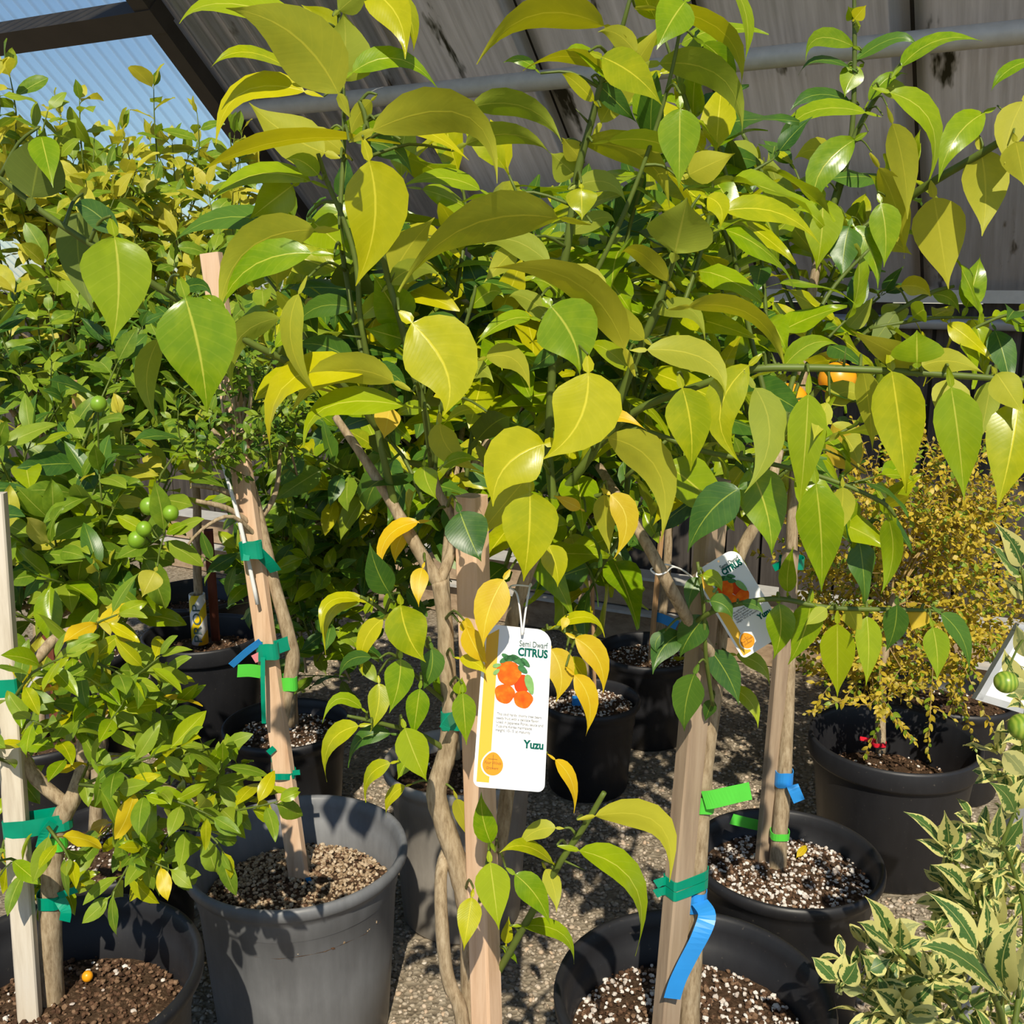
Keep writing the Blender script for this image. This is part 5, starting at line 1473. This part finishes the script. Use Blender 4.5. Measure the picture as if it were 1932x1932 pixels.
# F, G: pots on the open gravel to the right of the tag
qf = random.Random(36)
cf = pot_at(1112, 1314, 192, 0.285)
tf = thing('potted_citrus_tree', 'slender citrus with two thin canes in the small black pot on open gravel', 'tree', Vector((cf.x, cf.y, 0)))
make_pot(tf, cf, 0.1425, 'roll', M_POT, 0.035, 900, 'perlite', seed=26)
quick_trunk(tf, [(1112,1320,cf.y,6), (1100,1200,cf.y,6), (1095,1080,cf.y,6), (1090,980,cf.y,6)])
stake(tf, PZ(1122,1318,cf.z-.03), P(1115,1000,cf.y), 0.009, 0.009, M_BAMBOO, 0.3, 'bamboo_cane')
tape_band(tf, P(1088,1322,cf.y-.03), UP, 0.012, 0.012, 0.02, M_BLUE, name='label_band')
grow(tf, qf, [(1090,820,2.62,150,190,0.18,40), (1150,980,2.6,90,120,0.14,14)], 0.095, 0.022, ['g','b','d','d'], 'oval', 200, P(1090,980,cf.y), 0.007, 0.18, droop=0.4)
qg = random.Random(37)
cg = pot_at(1226, 1224, 200, 0.33)
tg = thing('potted_citrus_tree', 'citrus with tan bamboo cane and blue strip in black pot before the timber kerb', 'tree', Vector((cg.x, cg.y, 0)))
make_pot(tg, cg, 0.165, 'roll', M_POT, 0.045, 900, 'perlite', seed=27)
quick_trunk(tg, [(1240,1225,cg.y,8), (1255,1120,cg.y,8), (1262,1000,cg.y,8), (1260,900,cg.y,7)])
stake(tg, PZ(1226,1256,cg.z-.04), P(1252,960,cg.y-.02), 0.013, 0.013, M_BAMBOO, 0.4, 'bamboo_cane')
grow(tg, qg, [(1240,660,3.0,200,210,0.25,50), (1350,860,2.95,130,120,0.18,18)], 0.105, 0.025, ['g','b','d'], 'oval', 180, P(1260,900,cg.y), 0.008, 0.22, droop=0.4)
l5_ = mesh_obj('label_strip', *ribbon([P(1238,1164,cg.y-.03), P(1252,1168,cg.y-.05), P(1278,1180,cg.y-.06)], 0.030, Vector((0.1,0,1))), M_BLUE, None, False)
tag(l5_, 'blue plastic strip on the tan bamboo cane before the timber kerb', 'label')
fl2 = link(bpy.data.objects.new('fallen_leaf', leaf_lib('oval', 'y', *KINDS['oval'])[1][0]))
fl2.matrix_basis = frame(PZ(1262,1246,cg.z-.03), Vector((1,0.1,0.2)), Vector((0,-0.5,1)), 0.055)
tag(fl2, 'green fallen leaf on the soil beside the tan bamboo cane', 'leaf')

# H: thorny bush with tiny yellow leaves
qh = random.Random(38)
ch = pot_at(1688, 1388, 312, 0.40)
thb = thing('potted_thorn_bush', 'thorny twiggy citrus bush with masses of tiny yellow leaves in the wide-lipped pot', 'bush', Vector((ch.x, ch.y, 0)))
make_pot(thb, ch, 0.20, 'lip', M_POT, 0.13, 500, 'bark', seed=28)
quick_trunk(thb, [(1662,1420,ch.y-.03,10), (1662,1300,ch.y,10), (1672,1200,ch.y,9), (1690,1120,ch.y+.02,8)])
tape_band(thb, P(1658,1402,ch.y-.03), UP, 0.016, 0.016, 0.010, M_RED, [([P(1650,1398,ch.y-.05), P(1622,1393,ch.y-.05)], 0.010)])
grow(thb, qh, [(1690,1080,2.45,190,190,0.25,230), (1800,1180,2.35,120,130,0.2,70), (1640,1260,2.3,110,70,0.14,50), (1790,960,2.5,120,110,0.2,70), (1560,1180,2.4,60,90,0.12,20)], 0.020, 0.0080, ['s','s','b','s'], 'tiny', 300, P(1680,1160,ch.y+.02), 0.0032, 0.20, extra=([(1760,1260,2.2), (1755,1350,2.15), (1750,1425,2.12)], [(1820,1260,2.2), (1850,1330,2.15), (1880,1390,2.1)], [(1700,1260,2.2), (1640,1330,2.15), (1560,1320,2.15)], [(1600,1260,2.25), (1560,1300,2.2), (1540,1330,2.2)]), kind_rest='tiny', mat_twig=M_TWIG, mat_branch=M_TWIG, angle=(20,75), up=0.1)

# spare pots standing around
def spare(px, py, wpx, wm, label, style='roll', mat=None, seed=60, drop=0.06):
    c = pot_at(px, py, wpx, wm)
    r_ = thing('nursery_pot', label, 'pot', Vector((c.x, c.y, 0)))
    make_pot(r_, c, wm/2, style, mat or M_POT, drop, 250, 'bark', seed=seed)
    return r_, c
r_, c = spare(1800, 1305, 230, 0.34, 'black pot mostly hidden behind the wide-lipped pot', seed=61)
r_, c = spare(1700, 1215, 190, 0.33, 'black pot in the shade under the thorny yellow bush', seed=62)
# pot with the striped trunk sleeve
c3 = pot_at(384, 1192, 224, 0.36)
t3 = thing('potted_citrus_tree', 'citrus with yellow striped trunk sleeve and red-brown stake in wide-lipped black pot', 'tree', Vector((c3.x, c3.y, 0)))
so3 = make_pot(t3, c3, 0.18, 'lip', M_POT, 0.07, 400, 'bark', seed=41)
Y3 = c3.y
quick_trunk(t3, [(380,1215,Y3,9), (376,1150,Y3,8.5), (372,1060,Y3,8), (372,960,Y3,8), (365,860,Y3,7)])
stake(t3, PZ(408,1218,so3), P(393,1000,Y3), 0.026, 0.02, M_STAKE_RED, 0.2)
t_ = NT('striped sleeve plastic')
_tc = t_.coord('Object')
_s = t_.n('ShaderNodeSeparateXYZ'); t_.l(_tc, _s.inputs[0])
_d = t_.math('ADD', t_.math('MULTIPLY', _s.outputs[2], 11.5), t_.math('MULTIPLY', _s.outputs[0], -20.0))
_m = t_.math('GREATER_THAN', t_.math('FRACT', t_.math('ADD', _d, 0.0)), 0.52)
M_SLEEVE = t_.finish(t_.bsdf(t_.mix(_m, (0.80,0.79,0.77), (0.85,0.60,0.01)), 0.4, 0.4))
sp = P(378, 1213, Y3-.02)
def sleeve(root, sp, r, h):
    v, f = lathe([(r*0.9,0.0), (r,0.0), (r*0.97,h), (r*0.87,h), (r*0.9,0.0)], 24)
    so_ = mesh_obj('trunk_sleeve', v, f, M_SLEEVE, None)
    so_.location = sp; attach(so_, root)
    return so_
slv = sleeve(t3, sp, 0.0245, 0.155)
Ml = Matrix.Translation(sp + Vector((0.014, -0.0262, 0.012))) @ Matrix.Rotation(math.radians(90), 4, 'X') @ Matrix.Rotation(math.radians(90), 4, 'Z')
text_obj('PROP', 0.034, Ml, M_INK2, slv, 'sleeve_lettering', width=0.118).matrix_parent_inverse = Matrix.Translation(-sp)
q3 = random.Random(42)
grow(t3, q3, [(380,650,3.05,170,220,0.28,56), (330,450,3.42,190,150,0.26,44)], 0.092, 0.026, ['w','b','w','b'], 'round', 280, P(365,860,Y3), 0.009, 0.22,
     extra=([(300,330,3.3), (292,240,3.3), (290,165,3.3)], [(370,330,3.3), (376,270,3.3), (372,215,3.3)], [(240,380,3.3), (225,310,3.3), (220,260,3.3)], [(440,430,3.4), (432,370,3.4), (430,320,3.4)], [(330,400,3.3), (330,340,3.3), (325,270,3.3)]), up=0.8)
r_, c = spare(372, 1118, 205, 0.38, 'black pot standing behind the pot with the striped sleeve', seed=43, drop=0.08)
# far left yellow trees
c4 = pot_at(150, 1222, 204, 0.315)
t4 = thing('potted_citrus_tree', 'tall yellow leaved citrus with thin cane, its crown against the blue corrugated plastic', 'tree', Vector((c4.x, c4.y, 0)))
make_pot(t4, c4, 0.1575, 'roll', M_POT, 0.05, 300, 'bark', seed=44)
quick_trunk(t4, [(152,1225,c4.y,8), (160,1050,c4.y,8), (156,860,c4.y,8), (140,700,c4.y,7)])
stake(t4, PZ(190,1235,c4.z-.05), P(200,1050,c4.y), 0.011, 0.011, M_BAMBOO, 0.3, 'bamboo_cane')
q4 = random.Random(45)
grow(t4, q4, [(90,520,2.75,220,170,0.28,56), (70,370,2.8,180,100,0.25,34), (190,430,2.92,110,90,0.16,20)], 0.092, 0.026, ['w','b','b','w'], 'round', 300, P(140,700,c4.y), 0.009, 0.2,
     extra=([(30,290,2.8), (30,210,2.8), (18,140,2.8)], [(160,340,2.85), (152,260,2.85), (150,190,2.85)], [(70,300,2.75), (80,250,2.75), (90,210,2.75)], [(-10,280,2.7), (0,200,2.7), (-5,150,2.7)]), up=0.8)
c5 = P(66, 1300, 2.35); c5 = Vector((c5.x, c5.y, 0.33))
t5 = thing('potted_citrus_tree', 'dense green citrus filling the left between yellow crown and fruiting bush', 'tree', Vector((c5.x, c5.y, 0)))
make_pot(t5, c5, 0.17, 'roll', M_POT, 0.05, 200, 'bark', seed=46)
q5 = random.Random(47)
v, f = tube([Vector((c5.x, c5.y, 0.27)), P(72,1200,2.36), P(70,1000,2.38), P(60,840,2.4)], [0.012,0.012,0.011,0.009], 9, 4)
mesh_obj('trunk', v, f, M_BARK, t5)
grow(t5, q5, [(110,740,2.42,230,140,0.24,60), (280,720,2.6,120,160,0.2,26)], 0.078, 0.020, ['b','b','b','d','d'], 'oval', 280, P(60,840,2.4), 0.009, 0.18)
# striped sleeve on the far left trunk
stake(t5, Vector((c5.x+0.10, c5.y, 0.27)), P(141,718,2.24), 0.012, 0.012, M_BAMBOO, 0.3, 'bamboo_cane')
sleeve(t5, P(68, 1310, 2.345), 0.034, 0.125)
stake(t5, Vector((P(98,1300,2.36).x, 2.36, 0.28)), P(90,1190,2.36), 0.024, 0.02, M_STAKE_RED, 0.2)
# ------------------------------------------------------------------ variegated bush at the lower right
qv = random.Random(51)
pv = P(1890, 1932, 1.12)
tv = thing('potted_variegated_citrus', 'variegated citrus bush with cream-edged leaves and striped green fruits', 'bush', Vector((pv.x+.03, 1.14, 0)))
make_pot(tv, Vector((pv.x+.03, 1.14, 0.27)), 0.15, 'roll', M_POT, 0.05, 300, 'bark', seed=52)
sv = Skeleton(tv)
sv.branch([(1900,2230,1.13,9), (1905,2020,1.12,7), (1890,1920,1.08,6), (1866,1860,1.04,5), (1845,1790,1.01,4), (1830,1740,1.0,3)], M_STEM, 'trunk')
sv.branch([(1895,2040,1.12,7), (1780,1960,1.14,6), (1705,1920,1.14,5), (1630,1885,1.15,4), (1582,1850,1.15,3)], M_STEM)
sv.branch([(1895,2020,1.12,7), (1800,1900,1.16,6), (1720,1820,1.18,5), (1690,1788,1.18,4)], M_STEM)
sv.branch([(1895,2020,1.12,7), (1880,1820,1.2,6), (1840,1700,1.22,5), (1800,1620,1.22,4), (1785,1580,1.22,3)], M_STEM)
sv.branch([(1905,2000,1.14,6), (1935,1750,1.2,5), (1905,1620,1.2,4), (1892,1592,1.18,4), (1918,1520,1.18,3.5), (1932,1420,1.18,3.5), (1940,1300,1.18,3.5), (1938,1180,1.18,3), (1928,1075,1.16,2.5)], M_STEM)
HV = [
 (1884,1868,1738,1786,50,(-10,-22),'t','v',0.98), (1842,1792,1750,1684,44,(4,-8),'t','v',0.99), (1858,1790,1856,1690,40,(8,0),'t','v',1.0), (1898,1868,1926,1728,60,(-14,0),'t','v',0.97), (1928,1850,1940,1770,40,(0,0),'u','v',0.98),
 (1680,1778,1633,1692,42,(4,-6),'t','v'), (1684,1790,1618,1740,34,(-6,-6),'t','v'), (1692,1780,1740,1744,50,(-6,-10),'u','v'), (1698,1788,1698,1732,38,(0,0),'t','v'), (1702,1790,1745,1768,36,(0,0),'t','v'),
 (1576,1848,1532,1806,34,(-4,-6),'t','v'), (1582,1848,1594,1794,32,(0,0),'t','v'), (1592,1854,1616,1812,42,(4,0),'t','v'), (1586,1866,1575,1872,20,(0,0),'u','v'), (1590,1868,1636,1876,28,(0,-6),'u','v'),
 (1700,1908,1644,1866,46,(-2,-8),'t','v'), (1705,1912,1645,1912,38,(0,-14),'t','v'), (1712,1905,1762,1852,52,(4,0),'t','v'), (1716,1912,1776,1904,38,(0,-12),'t','v'), (1706,1904,1700,1878,36,(0,0),'t','v'), (1712,1925,1780,1935,36,(0,-10),'u','v'),
 (1786,1600,1706,1532,24,(-2,-6),'t','v'), (1790,1596,1782,1530,40,(2,0),'t','v'), (1796,1600,1814,1552,34,(4,0),'t','v'), (1788,1616,1728,1584,26,(0,-6),'t','v'), (1798,1620,1812,1600,26,(4,0),'t','v'),
 (1830,1692,1758,1632,36,(0,-8),'t','v'), (1826,1680,1850,1638,42,(-6,-6),'t','v'), (1834,1690,1800,1640,30,(0,0),'t','v'), (1846,1700,1890,1680,40,(0,0),'u','v'), (1866,1740,1895,1676,46,(0,0),'t','v'),
 (1882,1590,1816,1554,28,(0,-6),'t','v'), (1884,1582,1890,1516,30,(-8,0),'t','v'), (1878,1588,1850,1540,22,(0,0),'t','v'), (1896,1594,1930,1540,34,(4,0),'t','v'), (1890,1605,1850,1605,28,(0,0),'u','v'),
 (1914,1532,1866,1476,40,(4,-6),'t','v'), (1920,1526,1940,1462,44,(-8,0),'t','v'), (1934,1462,1892,1420,44,(-4,-8),'u','v'), (1930,1400,1890,1404,30,(0,-10),'t','v'), (1936,1340,1900,1335,22,(0,-6),'t','v'),
 (1926,1068,1874,984,40,(8,0),'t','v'), (1926,1080,1866,1022,26,(-2,6),'t','v'), (1934,1130,1892,1092,26,(0,-4),'t','v'), (1930,1290,1895,1224,34,(-8,0),'t','v'), (1936,1300,1910,1300,44,(0,0),'u','v'), (1936,1240,1918,1180,34,(0,0),'u','v'),
 (1760,1800,1790,1755,30,(0,0),'u','v'), (1790,1830,1840,1790,34,(0,0),'t','v'), (1760,1840,1740,1790,34,(0,0),'t','v'), (1640,1830,1680,1810,40,(0,0),'t','v'), (1650,1840,1625,1800,30,(0,0),'t','v'), (1830,1880,1790,1860,40,(0,0),'t','v'), (1835,1900,1870,1870,36,(0,0),'t','v'),
]
twv = MB()
nhv = heroes(sv, HV, qv, twv)
twv.build('petioles', M_STEM, tv)['kind'] = 'stuff'
lv = []
for (px, py, Y, rx, ry, rz, n) in ((1800,1870,1.24,140,90,0.08,30), (1880,1740,1.24,90,120,0.08,18), (1900,1620,1.26,60,60,0.05,7), (1668,1900,1.16,70,36,0.04,8), (1950,1400,1.24,40,120,0.05,8)):
    cc, rad = px_crown(px, py, Y, rx, ry, rz)
    for s in crown(cc, rad, n, qv, 0.07, 0.8):
        lv += shoot_leaves(s, 0.042, 0.012, ['v'], qv, 0.1, (35, 70), 0.05)
place_leaves(tv, lv, 'oval', max(0, 300-nhv))
for (x, y, r) in ((1898,1287,22), (1930,1372,27)):
    cc = P(x, y, 1.10); rr = size_m(r, cc)
    v, f = lathe([(0.0002,-rr)] + [(rr*math.sin(math.pi*k/14), -rr*0.94*math.cos(math.pi*k/14)) for k in range(1, 14)] + [(0.0002,rr)], 22)
    fo = mesh_obj('fruit', v, f, M_STRIPEDLIME, None); fo.location = cc; attach(fo, tv)
    stalk(tv, cc + UP*rr*0.95, [s_[2] for s_ in sv.samples])

# ------------------------------------------------------------------ framed white sign on a grey post behind it
Ysg = 1.42
A_, B_, D_ = P(1846,1314,Ysg), P(1922,1184,Ysg+.02), P(2060,1378,Ysg-.04)
exs = (D_-A_); eys = (B_-A_)
ns = exs.cross(eys).normalized()
sg = thing('framed_sign', 'tilted white board with grey metal frame and post behind the variegated bush', 'sign', Vector((P(1885,1660,Ysg).x, Ysg, 0)))
cen = A_ + exs*0.5 + eys*0.5
v, f = box(cen, exs*0.49, eys*0.49, ns*0.003); mesh_obj('board', v, f, M_WHITE, sg, False)
M_FRAME = metal_mat('grey aluminium frame', (0.50,0.51,0.52), 0.4, 0.5)
for (o_, h1, h2) in ((-0.5, 0.055, 0.5), (0.5, 0.055, 0.5)):
    v, f = box(cen + exs*o_, exs*0.028, eys*0.53, ns*0.012); mesh_obj('frame_bar', v, f, M_FRAME, sg, False)
    v, f = box(cen + eys*o_, exs*0.53, eys*0.045, ns*0.012); mesh_obj('frame_bar', v, f, M_FRAME, sg, False)
pb = P(1884,1668,Ysg); pb0 = down_to(pb, cen, 0.0); POT_SPOTS.append((pb0.x, pb0.y, 0.03))
v, f = box((cen + pb0)*0.5, Vector((0.011,0,0)), (cen - pb0)*0.5, Vector((0,0.009,0))); mesh_obj('post', v, f, M_FRAME, sg, False)

lay_gravel()
